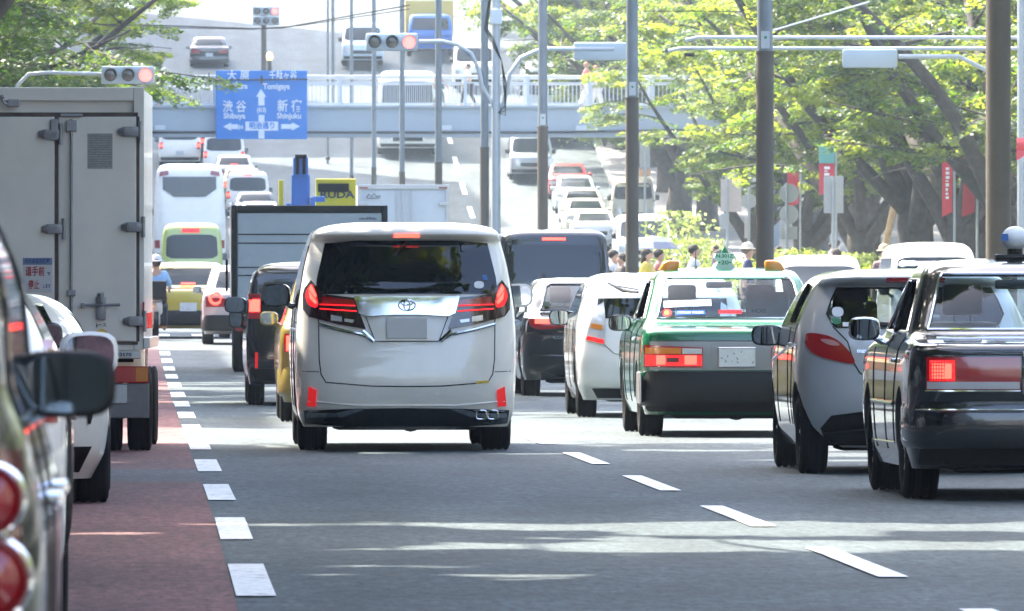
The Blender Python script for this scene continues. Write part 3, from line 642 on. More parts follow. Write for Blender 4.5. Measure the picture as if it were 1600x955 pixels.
def sedan_cabin(root, B, rwp, fwp, swp, rear='clear', trim='chrome', light=True, H=1.5):
    patch(B, 'rear_window', rwp, M[rear], root, out=-.012, thick=0, step=.1); seam(B, 'window_trim', rwp, .011, M[trim], root, out=.002, closed=True)
    patch(B, 'windscreen', fwp, M['clear'], root, 'F', out=-.012, thick=0, step=.1)
    for s in (-1, 1):
        patch(B, 'side_window', swp, M['smoke'], root, 'S', side=s, out=-.012, thick=0); seam(B, 'window_trim', swp, .01, M[trim], root, 'S', side=s, out=.002, closed=True)
        mb = MB(); y = 2.1; mb.tube([(s*(B.S(y,1.05)+.0),y,1.05),(s*(B.S(y,1.2)),y-.02,1.2),(s*(B.S(y,1.38)),y-.05,1.38)], .03, 6); mb.build('door_pillar', M['gloss_black'], root)
        seam(B, 'panel_gap', [(2.28,1.03),(2.28,.3)], .006, M['plast'], root, 'S', side=s); seam(B, 'panel_gap', [(3.35,.95),(3.2,.3)], .006, M['plast'], root, 'S', side=s)
        seam(B, 'panel_gap', [(1.25,1.03),(1.5,.7),(1.6,.35)], .006, M['plast'], root, 'S', side=s)
        h = MB(); h.box(s*B.S(1.5,.88)-.01, s*B.S(1.5,.88)+.03, 1.42,1.6,.86,.89,.008) if s > 0 else h.box(-B.S(1.5,.88)-.03, -B.S(1.5,.88)+.01, 1.42,1.6,.86,.89,.008); h.build('door_handle', M['chrome'], root)
    seats(root, 1.12, [(2.35, 2)], light); seats(root, 1.03, [(1.2, 3)], light, w=.44, dx=.42, hr=False)
    mb = MB(); mb.box(-.6,.6,3.05,3.35,.75,1.0,.08); mb.lathe([(-.01,.17),(.0,.185),(.01,.17)], 'y', (.36,2.95,1.0), 20); mb.box(-.12,.12,2.74,2.77,1.33,1.39,.02); mb.build('dashboard', M['interior'], root)
sedan_cabin(taxi, B, rw, fw, sw)
seam(B, 'panel_gap', [(-.70,.975),(-.70,.86),(.70,.86),(.70,.975)], .005, M['plast'], taxi)
patch(B, 'lamp_panel', [(-.835,.855),(.835,.855),(.835,.60),(-.835,.60)], mat('grey_trim', (.23,.24,.25), .35, .3), taxi, out=.004, thick=.02)
for s in (-1, 1):
    def sx(P): return [(x*s, z) for x, z in P]
    lp = patch(B, 'tail_lamp', sx([(-.825,.625),(-.305,.62),(-.305,.80),(-.825,.825)]), M['lamp_red'], taxi, out=.02, thick=.03, step=.06)
    patch(B, 'brake_lamp', sx([(-.815,.64),(-.315,.64),(-.315,.73),(-.815,.735)]), M['brake'], lp, out=.026, thick=.01)
    patch(B, 'brake_lamp', sx([(-.72,.65),(-.64,.65),(-.64,.73),(-.72,.73)]), M['brake_hot'], lp, out=.029, thick=.01); patch(B, 'brake_lamp', sx([(-.47,.65),(-.36,.65),(-.36,.73),(-.47,.73)]), M['brake_hot'], lp, out=.029, thick=.01)
    patch(B, 'indicator', sx([(-.815,.745),(-.50,.745),(-.50,.795),(-.815,.80)]), M['lamp_amber'], lp, out=.024, thick=.01); patch(B, 'reversing_lamp', sx([(-.49,.745),(-.315,.745),(-.315,.79),(-.49,.795)]), M['lamp_white'], lp, out=.024, thick=.01)
    patch(B, 'lamp_reflector', sx([(-.63,.67),(-.52,.67),(-.52,.71),(-.63,.71)]), M['lamp_dark'], lp, out=.033, thick=.01)
def bumper(root, B, z0, z1, m, out=.07, half=.86, ywrap=.75, name='bumper'):
    n = 26; vs = []; fs = []; path = []
    for k in range(n+1):
        t = -1+2*k/n; x = half*math.copysign(abs(t)**.85, t); path.append((x, B.R(min(abs(x), half*.985)*1.0, (z0+z1)/2)-out))
    path = [(-half, ywrap)]+[(-half, path[0][1]+.1)]+path[1:-1]+[(half, path[-1][1]+.1)]+[(half, ywrap)]
    prof = [(.012, z0+.02), (.0, z0+.05), (0, z1-.05), (.015, z1-.01), (.05, z1), (.15, z1), (.15, z0), (.03, z0)]
    for (x, y) in path:
        for (d, z) in prof: vs.append((x*(1-d*.8/half) if abs(x) > half*.9 else x, y+(d if abs(y-ywrap) > .01 else 0), z))
    m_ = len(prof)
    for k in range(len(path)-1):
        for j in range(m_): fs.append((k*m_+j, k*m_+(j+1) % m_, (k+1)*m_+(j+1) % m_, (k+1)*m_+j))
    fs.append(tuple(range(m_))); fs.append(tuple((len(path)-1)*m_+j for j in range(m_-1, -1, -1)))
    o = mesh_obj(name, vs, fs, m, root); bm = bmesh.new(); bm.from_mesh(o.data); bmesh.ops.recalc_face_normals(bm, faces=bm.faces); bm.to_mesh(o.data); bm.free(); o.data.shade_smooth(); o.data.set_sharp_from_angle(angle=R_(35)); return o
bp = bumper(taxi, B, .28, .595, M['plast'], half=.865); 
mb = MB(); mb.box(-.87,-.85,.10,.62,.30,.58,.01); mb.box(.85,.87,.10,.62,.30,.58,.01); mb.build('bumper_end', M['steel'], bp)
patch(B, 'body_skirt', [(-.80,.42),(.80,.42),(.80,.225),(-.80,.225)], M['under'], taxi, out=.01, thick=.03)
rp = patch(B, 'plate_recess', [(-.23,.835),(.23,.835),(.23,.605),(-.23,.605)], mat('grey_trim', (.2,.2,.2)), taxi, out=.012, thick=.01); plate(taxi, B, 0, .715, w=.33, h=.17)
mirror(taxi, -.90, 3.02, 1.01, .21, .15, P_BLACK, side=-1, arm=.05); mirror(taxi, .90, 3.02, 1.01, .21, .15, P_BLACK, side=1, arm=.05)
underbody(taxi, .845, .1, 4.6, .16, .32, ex=-.42)
for x in (-.53, .45):
    mb = MB(); vs = []
    for k, (ss, z) in enumerate(((1,0),(1,.02),(.92,.06),(.7,.082),(.3,.09))):
        for i in range(16):
            t = 2*math.pi*i/16; vs.append((.088*ss*math.copysign(abs(math.cos(t))**.6, math.cos(t))*1.0+x+(.012*k if x < 0 else -.012*k), 1.66+.05*ss*math.copysign(abs(math.sin(t))**.6, math.sin(t)), 1.495+z))
    fs = [(j*16+i, j*16+(i+1) % 16, (j+1)*16+(i+1) % 16, (j+1)*16+i) for j in range(4) for i in range(16)]+[tuple(range(15,-1,-1)), tuple(64+i for i in range(16))]
    mb.add(vs, fs); mb.build('roof_lamp', M['orange'], taxi, True)
mb = MB(); mb.tube([(-.27,1.75,1.49),(-.27,1.78,1.53)], .012, 8); mb.tube([(-.27,1.78,1.53),(-.28,1.70,1.72)], .0035, 5); mb.build('antenna', M['plast'], taxi)
mb = MB(); star = []
for k in range(10):
    a = math.pi/2+math.pi*k/5; r = .105 if k % 2 == 0 else .06; star.append((.0+r*math.cos(a)*.9, 1.60+r*math.sin(a)*.95))
mb.prism([(-.095,1.51),(.095,1.51),(.062,1.575),(.095,1.61),(.085,1.645),(.03,1.65),(-.03,1.65),(-.085,1.645),(-.095,1.61),(-.062,1.575)], 1.85, 1.93)
sg = mb.build('roof_sign', mat('sign_white', (.62,.72,.72), .4), taxi)
mb = MB(); mb.prism([(-.035,1.648),(.035,1.648),(0,1.715)], 1.86, 1.92); mb.build('sign_tip', M['green_film'], sg)
text_obj('sign_lettering', 'N.301Z', .045, M['green_film'], sg, (0,1.846,1.622), w=.155, bold=.001); text_obj('sign_lettering', '•20•', .05, M['green_film'], sg, (0,1.846,1.562), w=.12, bold=.001)
patch(B, 'brake_lamp', [(-.105,1.10),(.105,1.10),(.105,1.135),(-.105,1.135)], M['brake'], taxi, out=-.03, thick=.02)
def film(B, root, x0, x1, z0, z1, m, name='sticker', sl=0): return patch(B, name, [(x0,z0),(x1,z0+sl),(x1,z1+sl),(x0,z1)], m, root, out=-.006, thick=.002)
def rtext(B, root, s, x, z, w, size, m, out=.004):
    y = B.R(x, z)-out; dy = (B.R(x, z+.03)-B.R(x, z-.03)); a = math.atan2(.06, dy); return text_obj('lettering', s, size, m, root, (x, y, z), w=w, depth=.002, rot=(a, 0, 0), bold=.0006)
film(B, taxi, -.60,-.17,1.155,1.215, M['white'], sl=.015); rtext(B, taxi, 'ヤヤクは予約はしません', -.385, 1.195, .38, .045, mat('mauve_ink', (.3,.12,.25)))
film(B, taxi, -.50,-.23,1.085,1.13, M['blue_film'], sl=.004); rtext(B, taxi, 'ご乗車感謝 安全運転', -.365, 1.11, .24, .028, M['white'])
patch(B, 'sticker', smooth_poly([(-.62,1.075),(-.53,1.075),(-.53,1.145),(-.62,1.145)],3), M['red_film'], taxi, out=-.006, thick=.002); patch(B, 'sticker', smooth_poly([(-.595,1.092),(-.555,1.092),(-.555,1.128),(-.595,1.128)],3), M['yellow_film'], taxi, out=-.003, thick=.002)
mb = MB(); mb.box(.22,.62,2.33,2.345,1.0,1.30,.01); mb.build('seat_cover', M['white_cloth'], taxi)
text_obj('lettering', 'HOIS', .05, M['green_film'], taxi, (.34,2.325,1.12), w=.13)
seam(B, 'deck_shine', [(-.74,.99),(.74,.99)], .006, M['chrome'], taxi, out=.0)
# ---------------------------------------------------------------- grey hatchback
K = [(.19,.22,3.7,.77,.55,.6,3),(.34,.07,3.82,.825,.55,.7,2.9),(.55,0,3.88,.848,.6,.8,2.8),(.80,.04,3.85,.848,.58,.8,2.8),(1.0,.12,3.35,.83,.5,.6,2.9),(1.07,.17,2.95,.815,.5,.5,3),(1.2,.27,2.72,.765,.45,.45,3.2),(1.34,.39,2.45,.695,.4,.4,3.4),
     (1.375,.30,2.35,.67,.35,.4,3.2),(1.41,.25,2.2,.64,.4,.4,3),(1.445,.32,2.05,.56,.4,.4,2.8),(1.468,.52,1.85,.42,.4,.4,2.8),(1.476,.8,1.6,.2,.3,.3,2.8)]
mrw = [(-.60,1.08),(-.57,1.055),(0,1.04),(.57,1.055),(.60,1.08),(.635,1.15),(.60,1.25),(.555,1.335),(-.555,1.335),(-.60,1.25),(-.635,1.15)]
msw = [(.75,1.10),(2.40,1.05),(2.0,1.34),(1.2,1.345),(.9,1.28)]
hatch, B = make_car('grey hatchback with dark rear glass beside the green taxi', 'car', None, 'hatchback', 5.50, 73.2, K, 6, [P_GREY, M['interior']], wheels=(.298,.2,.62,3.11,.835), openings=[('R', mrw), ('S', msw), ('F', [(-.62,1.05),(.62,1.05),(.52,1.34),(-.52,1.34)])], z_cav=.75, rz=R_(.3))
patch(B, 'rear_window', mrw, M['tint'], hatch, out=.003, thick=0, step=.08); patch(B, 'windscreen', [(-.64,1.03),(.64,1.03),(.54,1.36),(-.54,1.36)], M['clear'], hatch, 'F', out=-.005, thick=0)
seam(B, 'window_trim', mrw, .008, M['gloss_black'], hatch, out=.002, closed=True)
for s in (-1, 1):
    patch(B, 'side_window', msw, M['tint'], hatch, 'S', side=s, out=.003, thick=0)
    for y in (1.35,): seam(B, 'door_pillar', [(y,1.36),(y,1.08)], .03, M['gloss_black'], hatch, 'S', side=s)
    for pts in ([(1.4,1.05),(1.38,.35)], [(2.5,1.0),(2.45,.35)], [(.8,1.08),(.98,.8),(1.1,.35)]): seam(B, 'panel_gap', pts, .005, M['plast'], hatch, 'S', side=s)
    seam(B, 'door_crease', [(.5,.93),(1.5,.90),(3.0,.80)], .012, P_GREY, hatch, 'S', side=s, out=.0)
    h = MB(); x = B.S(1.15,.93)*s; h.box(min(x,x+s*.03),max(x,x+s*.03),1.05,1.22,.91,.94,.008); h.build('door_handle', P_GREY, hatch)
    def sx(P): return [(x*s, z) for x, z in P]
    q = smooth_poly(sx([(-.80,1.01),(-.72,1.015),(-.58,.98),(-.47,.86),(-.445,.79),(-.52,.80),(-.70,.84),(-.785,.90)]), 2)
    lp = patch(B, 'tail_lamp', q, M['lamp_red'], hatch, out=.016, thick=.03, step=.05)
    patch(B, 'reversing_lamp', smooth_poly(sx([(-.71,.975),(-.60,.965),(-.54,.92),(-.64,.925)]), 2), M['lamp_clear_pink'], lp, out=.02, thick=.01)
    mirror(hatch, s*.92, 2.55, .985, .235, .155, P_BLACK if s < 0 else P_GREY, side=s, arm=.05)
patch(B, 'spoiler_lamp', [(-.21,1.375),(.21,1.375),(.21,1.41),(-.21,1.41)], M['lamp_red'], hatch, out=.008)
seam(B, 'panel_gap', [(-.60,1.06),(-.50,.95),(-.46,.80),(-.42,.73),(-.33,.665),(-.2,.65),(.2,.65),(.33,.665),(.42,.73),(.46,.80),(.50,.95),(.60,1.06)], .005, M['plast'], hatch)
patch(B, 'bumper_insert', [(-.69,.33),(-.62,.42),(-.4,.45),(.4,.45),(.62,.42),(.69,.33),(.64,.205),(-.64,.205)], M['plast'], hatch, out=.012, thick=.03)
seam(B, 'bumper_crease', [(-.66,.30),(-.3,.32),(.3,.32),(.66,.30)], .01, M['plast'], hatch, out=.018)
patch(B, 'sticker', smooth_poly([(-.60,1.13),(-.52,1.13),(-.52,1.20),(-.60,1.20)],3), M['white'], hatch, out=.01, thick=.003); patch(B, 'sticker', smooth_poly([(-.61,1.075),(-.54,1.075),(-.54,1.12),(-.61,1.12)],3), M['green_film'], hatch, out=.01, thick=.003)
patch(B, 'sticker', [(-.53,1.06),(-.47,1.06),(-.47,1.09),(-.53,1.09)], M['white'], hatch, out=.01, thick=.003)
rtext(B, hatch, 'mazda2', -.37, .885, .13, .05, M['chrome'], out=.012)
mb = MB(); y = B.R(0,1.07)-.03; mb.tube([(-.02,y,1.045),(-.36,B.R(-.36,1.09)-.02,1.085)], .012, 6); mb.tube([(-.36,B.R(-.36,1.09)-.02,1.085),(-.2,B.R(-.2,1.1)-.02,1.075)], .014, 5); mb.build('wiper', M['plast'], hatch)
seats(hatch, 1.1, [(1.75, 2)], False); seats(hatch, 1.0, [(.85, 2)], False); plate(hatch, B, 0, .54)
underbody(hatch, .84, .1, 3.8, .16, .3, ex=-.3)
# ---------------------------------------------------------------- black sedan taxi with globe sign
K = sedan_keys(1.75, 4.70, 1.525, 1.005, n=3.7, rr=.42)
crw = [(-.70,1.075),(.70,1.075),(.68,1.13),(.605,1.39),(.575,1.43),(-.575,1.43),(-.605,1.39),(-.68,1.13)]
bsed, B = make_car('glossy black sedan taxi with white globe lamp on its roof, cut by the right edge', 'taxi', None, 'taxi', 5.63, 63.9, K, 6, [P_BLACK, M['interior']], wheels=(.325,.215,1.05,3.83,.865), openings=[('R', crw), ('F', fw), ('S', sw)], z_cav=.74, rz=R_(.1))
sedan_cabin(bsed, B, crw, fw, sw)
for s in (-1, 1):
    def sx(P): return [(x*s, z) for x, z in P]
    lp = patch(B, 'tail_lamp', sx([(-.775,.70),(-.19,.70),(-.19,.905),(-.775,.905)]), M['lamp_red'], bsed, out=.018, thick=.03, step=.05)
    patch(B, 'brake_lamp', sx([(-.755,.755),(-.60,.755),(-.60,.885),(-.755,.885)]), M['brake'], lp, out=.024, thick=.01)
    patch(B, 'brake_lamp', sx([(-.74,.77),(-.62,.77),(-.62,.865),(-.74,.865)]), M['brake_hot'], lp, out=.027, thick=.01)
    mb = MB()
    for k in range(9): mb.tube([(s*(-.75+.017*k), B.R(.7,.82)-.035, .757),(s*(-.75+.017*k), B.R(.7,.82)-.035, .883)], .0025, 4)
    for k in range(6): mb.tube([(s*-.755, B.R(.7,.82)-.035, .765+.022*k),(s*-.60, B.R(.7,.82)-.035, .765+.022*k)], .0025, 4)
    mb.build('lens_ribs', M['lamp_red'], lp)
    patch(B, 'reversing_lamp', sx([(-.77,.705),(-.195,.705),(-.195,.75),(-.77,.75)]), M['lamp_white'], lp, out=.024, thick=.01)
    patch(B, 'body_corner', sx([(-.775,.91),(-.60,.91),(-.58,1.0),(-.70,.985)]), P_BLACK, bsed, out=.004)
    seam(B, 'chrome_trim', sx([(-.78,.693),(-.19,.693)]), .006, M['chrome'], bsed, out=.02)
seam(B, 'chrome_trim', [(-.17,.93),(-.17,.68),(.17,.68),(.17,.93),(-.17,.93)], .011, M['chrome'], bsed, out=.02); plate(bsed, B, 0, .80)
bp = bumper(bsed, B, .33, .625, P_BLACK, half=.885, out=.09); seam(B, 'chrome_trim', [(-.84,.575),(.84,.575)], .007, M['chrome'], bp, out=.105)
seam(B, 'panel_gap', [(-.63,.99),(-.62,.92),(.62,.92),(.63,.99)], .006, M['plast'], bsed); seam(B, 'chrome_trim', [(-.66,1.025),(.66,1.025)], .006, M['chrome'], bsed)
patch(B, 'body_skirt', [(-.80,.45),(.80,.45),(.80,.225),(-.80,.225)], M['under'], bsed, out=.01, thick=.03)
for s in (-1, 1):
    seam(B, 'side_moulding', [(1.5,.60),(3.35,.60)], .014, P_BLACK, bsed, 'S', side=s, out=.004); seam(B, 'chrome_trim', [(1.5,.35),(3.35,.34)], .008, M['chrome'], bsed, 'S', side=s, out=.004)
    mirror(bsed, s*.955, 3.05, 1.07, .205, .155, M['chrome'], side=s, arm=.05)
underbody(bsed, .87, .1, 4.6, .17, .34, ex=-.4)
mb = MB(); mb.ell((-.07,1.8,1.655), (.088,.088,.08), 20, 12); gl = mb.build('roof_lamp', mat('globe_white', (.7,.74,.76), .35), bsed, True)
mb = MB(); mb.box(-.20,.06,1.72,1.88,1.515,1.555,.015); mb.tube([(-.07,1.8,1.55),(-.07,1.8,1.60)], .05, 12); mb.build('lamp_base', M['plast'], gl)
mb = MB(); mb.box(-.165,-.12,1.718,1.725,1.64,1.685); mb.build('lamp_lettering', M['blue_film'], gl)
# ---------------------------------------------------------------- white liftback
K = [(.18,.2,4.3,.80,.5,.6,3),(.38,.04,4.42,.86,.5,.8,3),(.62,0,4.46,.872,.45,.9,3.1),(.88,.03,4.3,.868,.42,.8,3.2),(1.02,.06,3.95,.85,.4,.6,3.2),(1.14,.10,3.5,.82,.4,.5,3.2),(1.24,.13,3.25,.785,.4,.5,3.2),(1.27,.18,3.18,.775,.4,.5,3.2),
     (1.33,.55,3.0,.745,.35,.4,3.4),(1.41,1.05,2.75,.70,.35,.4,3.4),(1.46,1.5,2.5,.62,.3,.4,3.2),(1.485,1.85,2.3,.48,.2,.2,3),(1.49,2.0,2.2,.25,.1,.1,3)]
lift, B = make_car('white liftback with tall clear tail lamps and a rear wiper, left of the green taxi', 'car', None, 'liftback', 5.24, 104.6, K, 6, [P_SILVERW, M['plast']], wheels=(.31,.195,.95,3.65,.855))
patch(B, 'rear_window', [(-.63,1.02),(.63,1.02),(.67,1.10),(.66,1.225),(-.66,1.225),(-.67,1.10)], M['dark_glass'], lift, out=.006)
patch(B, 'hatch_glass', [(-.62,1.285),(.62,1.285),(.56,1.40),(-.56,1.40)], M['far_glass'], lift, out=.006, step=.03)
for s in (-1, 1):
    def sx(P): return [(x*s, z) for x, z in P]
    lp = patch(B, 'tail_lamp', sx([(-.79,.80),(-.60,.755),(-.585,1.0),(-.60,1.19),(-.66,1.15),(-.73,1.02)]), M['lamp_white'], lift, out=.016, thick=.03, step=.05)
    patch(B, 'brake_lamp', sx([(-.785,.80),(-.605,.76),(-.603,.80),(-.77,.84)]), M['brake'], lp, out=.022, thick=.01); patch(B, 'indicator', sx([(-.74,.92),(-.62,.90),(-.62,.95),(-.73,.97)]), M['lamp_amber'], lp, out=.022, thick=.01)
    patch(B, 'side_window', [(.85,1.06),(3.3,1.0),(2.8,1.36),(1.6,1.40),(1.0,1.24)], M['dark_glass'], lift, 'S', side=s)
    for pts in ([(1.35,1.0),(1.5,.35)], [(2.3,1.0),(2.3,.3)]): seam(B, 'panel_gap', pts, .005, M['plast'], lift, 'S', side=s)
    mirror(lift, s*.945, 2.95, 1.02, .22, .17, P_BLACK if s < 0 else P_SILVERW, side=s, arm=.05)
seam(B, 'panel_gap', [(-.60,1.0),(-.60,.75),(-.5,.66),(-.35,.63),(.35,.63),(.5,.66),(.6,.75),(.6,1.0)], .004, M['plast'], lift)
patch(B, 'bumper_insert', [(-.72,.30),(.72,.30),(.66,.2),(-.66,.2)], M['plast'], lift, out=.012); plate(lift, B, 0, .82)
mb = MB(); mb.tube([(-.52,B.R(-.52,1.38)-.01,1.375),(-.38,B.R(-.38,1.30)-.05,1.30),(-.25,B.R(-.25,1.27)-.06,1.285)], .014, 6); mb.tube([(-.5,B.R(-.5,1.36)-.02,1.36),(-.25,B.R(-.25,1.30)-.05,1.315)], .008, 6); mb.build('wiper', M['plast'], lift)
mb = MB(); mb.tube([(-.30,B.R(-.3,.85)-.02,.72),(-.30,B.R(-.3,.85)-.02,.88)], .008, 6); mb.build('antenna', M['steel'], lift)
underbody(lift, .86, .1, 4.4, .16, .28)
# ---------------------------------------------------------------- dark saloon ahead of it
K = sedan_keys(1.80, 4.75, 1.45, .985, rake=.05, n=3.2, rr=.45)
lrw = [(-.64,1.05),(.64,1.05),(.62,1.10),(.55,1.34),(.5,1.37),(-.5,1.37),(-.55,1.34),(-.62,1.10)]
sal, B = make_car('dark saloon with pale bright roof between black van and white liftback', 'car', None, 'saloon_car', 5.42, 124.5, K, 5, [P_BLACK, M['interior']], wheels=(.33,.22,1.05,3.85,.88), openings=[('R', lrw), ('F', [(-.64,1.07),(.64,1.07),(.52,1.35),(-.52,1.35)])], z_cav=.72)
patch(B, 'rear_window', lrw, M['smoke'], sal, out=-.01, thick=0); patch(B, 'windscreen', [(-.64,1.05),(.64,1.05),(.52,1.37),(-.52,1.37)], M['clear'], sal, 'F', out=-.01, thick=0); seam(B, 'window_trim', lrw, .012, M['gloss_black'], sal, closed=True)
for s in (-1, 1):
    def sx(P): return [(x*s, z) for x, z in P]
    lp = patch(B, 'tail_lamp', smooth_poly(sx([(-.80,.99),(-.55,1.0),(-.32,.92),(-.30,.87),(-.55,.82),(-.74,.82),(-.82,.88)]),1), M['lamp_red'], sal, out=.016, thick=.03, step=.05)
    patch(B, 'brake_lamp', sx([(-.74,.89),(-.52,.89),(-.52,.95),(-.74,.955)]), M['brake_hot'], lp, out=.022, thick=.01)
    patch(B, 'side_window', sw, M['dark_glass'], sal, 'S', side=s); mirror(sal, s*.97, 2.9, 1.02, .2, .15, P_BLACK, side=s, arm=.05)
rtext(B, sal, 'CORO', -.42, .72, .2, .06, M['chrome'], out=.01)
patch(B, 'sticker', [(-.30,.97),(-.20,.98),(-.14,.90),(-.2,.85)], M['blue_film'], sal, out=.012)
seats(sal, 1.1, [(1.9, 2)], False); plate(sal, B, 0, .74); underbody(sal, .88, .1, 4.6, .16, .3, ex=-.35)
seam(B, 'bumper_crease', [(-.8,.50),(.8,.50)], .012, P_BLACK, sal)
# ---------------------------------------------------------------- black tall van
VK = [(.22,.1,4.6,.86,.3,.5,5),(.45,.02,4.68,.93,.3,.5,5),(.9,.03,4.65,.935,.28,.5,5),(1.2,.05,4.3,.93,.26,.5,5),(1.6,.12,3.9,.90,.25,.4,5),(1.95,.2,3.5,.865,.25,.4,5),(2.05,.24,3.3,.83,.25,.4,4.5),(2.11,.32,3.1,.74,.25,.3,4),(2.14,.55,2.9,.55,.25,.3,3.5),(2.145,.8,2.6,.3,.2,.2,3)]
bvan, B = make_car('tall black van with dark rear glass behind the dark saloon', 'van', None, 'van', 6.55, 166, VK, 5, [P_BLACK, M['plast']], wheels=(.34,.2,.9,3.8,.9))
patch(B, 'rear_window', [(-.84,1.30),(.84,1.30),(.79,1.90),(-.79,1.90)], M['dark_glass'], bvan, out=.01, rnd=.1)
patch(B, 'brake_lamp', [(-.19,1.965),(.19,1.965),(.19,2.01),(-.19,2.01)], M['brake_hot'], bvan, out=.012)
for s in (-1, 1): patch(B, 'tail_lamp', [(s*.80,.75),(s*.90,.75),(s*.90,1.2),(s*.80,1.2)][::s], M['lamp_red'], bvan, out=.015); mirror(bvan, s*1.03, 3.7, 1.35, .2, .28, M['plast'], side=s, arm=.08)
plate(bvan, B, 0, .8)
# ================================================================ left lane, near to far
VANL = [(.22,.12,4.5,.80,.4,.5,3.6),(.5,.02,4.6,.845,.4,.6,3.6),(.85,.0,4.6,.85,.38,.6,3.6),(1.08,.03,4.1,.84,.36,.5,3.6),(1.3,.12,3.8,.77,.35,.45,3.6),(1.5,.28,3.4,.68,.35,.4,3.6),(1.6,.42,3.2,.60,.35,.4,3.4),(1.64,.6,3.0,.46,.3,.4,3),(1.66,.9,2.7,.25,.2,.2,3)]
def round_lamp(root, B, x, z, r, name='tail_lamp'):
    y = B.R(x, z)-.012; mb = MB(); prof = [(-.018, r*.98), (-.03, r*1.1), (-.018, r*1.22), (.03, r*1.24)]
    mb.lathe(prof, 'y', (x, y, z), 32); o = mb.build(name, M['chrome'], root, True)
    mb = MB(); mb.ell((x, y, z), (r, .03, r), 28, 12); mb.build('lamp_lens', M['lamp_red'], o, True)
    mb = MB(); mb.ell((x-r*.15, y-.012, z+r*.1), (r*.5, .022, r*.4), 20, 8); mb.build('lamp_bulb', M['lamp_amber'], o, True); return o
NK = [(.22,.12,4.5,.80,.2,.5,3.8),(.5,.02,4.6,.855,.22,.6,3.8),(.85,.0,4.6,.86,.22,.6,3.8),(1.06,.03,4.1,.83,.22,.5,3.8),(1.18,.06,3.95,.79,.22,.5,3.8),(1.32,.10,3.8,.78,.22,.45,3.8),(1.43,.16,3.6,.75,.22,.45,3.8),(1.54,.28,3.4,.69,.25,.4,3.6),(1.61,.42,3.2,.60,.25,.4,3.4),(1.65,.6,3.0,.46,.25,.4,3),(1.67,.9,2.7,.25,.2,.2,3)]
near, B = make_car('dark car filling the left edge, with chrome ringed round tail lamps and black mirror', 'car', None, 'compact_car', -1.05, 18.0, NK, 6, [P_DGREEN, M['plast']], wheels=(.33,.2,.85,3.5,.835))
for s in (-1, 1):
    for z, r in ((.975,.056),(.835,.066)): round_lamp(near, B, s*.765, z, r)
    patch(B, 'tail_lamp', [(s*.60,1.14),(s*.775,1.12),(s*.76,1.27),(s*.70,1.30),(s*.62,1.24)][::s], M['lamp_red'], near, out=.02, thick=.03, step=.04)
    patch(B, 'lamp_housing', [(s*.66,.76),(s*.82,.76),(s*.825,1.06),(s*.68,1.06)][::s], M['lamp_dark'], near, out=.008, step=.04)
    patch(B, 'side_window', [(.55,1.12),(3.55,1.10),(3.1,1.40),(2.7,1.55),(.75,1.53)], M['dark_glass'], near, 'S', side=s)
    for pts in ([(.52,1.10),(3.6,1.08)], [(.55,1.12),(.75,1.55),(2.7,1.57),(3.15,1.41),(3.6,1.10)]): seam(B, 'window_trim', pts, .007, M['gloss_black'], near, 'S', side=s, out=.006)
    seam(B, 'panel_gap', [(1.25,1.1),(1.3,.4)], .005, M['plast'], near, 'S', side=s); seam(B, 'panel_gap', [(2.3,1.1),(2.3,.35)], .005, M['plast'], near, 'S', side=s)
    mirror(near, s*.878, 2.95, 1.15, .205, .14, M['plast'], side=s, arm=.02, glassm=mat('mirror_dark', (.12,.13,.13), .05, 1))
    for y in (1.35, 2.4):
        h = MB(); x = s*B.S(y+.08,.95); h.box(min(x-.01,x+s*.035), max(x+.01,x+s*.035), y, y+.17, .935, .965, .01); h.build('door_handle', M['chrome'], near)
patch(B, 'rear_window', [(-.62,1.13),(.55,1.13),(.52,1.48),(-.52,1.48)], M['dark_glass'], near); plate(near, B, 0, .8); bumper(near, B, .3, .6, P_DGREEN, half=.85)
# white wagon just ahead
wag, B = make_car('white wagon second from the camera in the left lane, its rear corner hidden', 'car', None, 'wagon', -1.16, 37.5, [(z*.87,a,b,w,rr,rf,n) for z,a,b,w,rr,rf,n in VANL], 5, [P_WHITE, M['plast']], wheels=(.33,.2,.85,3.5,.84))
for s in (-1, 1):
    patch(B, 'side_window', [(.5,.97),(3.5,.96),(3.1,1.2),(2.7,1.31),(.75,1.30)], M['dark_glass'], wag, 'S', side=s); seam(B, 'window_trim', [(.5,.955),(3.6,.945)], .01, M['chrome'], wag, 'S', side=s)
    for y in (1.25, 2.3): seam(B, 'panel_gap', [(y,.95),(y+.02,.35)], .006, M['plast'], wag, 'S', side=s)
    patch(B, 'tail_lamp', [(s*.66,.85),(s*.82,.85),(s*.80,1.15),(s*.70,1.15)][::s], M['lamp_red'], wag, out=.015)
    mirror(wag, s*.92, 3.0, 1.08, .225, .18, P_WHITE, side=s, arm=.05)
    for y in (1.4, 2.45):
        h = MB(); x = s*B.S(y+.08,.85); h.box(min(x-.01,x+s*.035), max(x+.01,x+s*.035), y, y+.17, .84, .87, .01); h.build('door_handle', M['chrome'], wag)
patch(B, 'rear_window', [(-.62,1.0),(.62,1.0),(.52,1.26),(-.52,1.26)], M['dark_glass'], wag); patch(B, 'windscreen', [(-.62,1.0),(.62,1.0),(.52,1.26),(-.52,1.26)], M['dark_glass'], wag, 'F'); plate(wag, B, 0, .75)
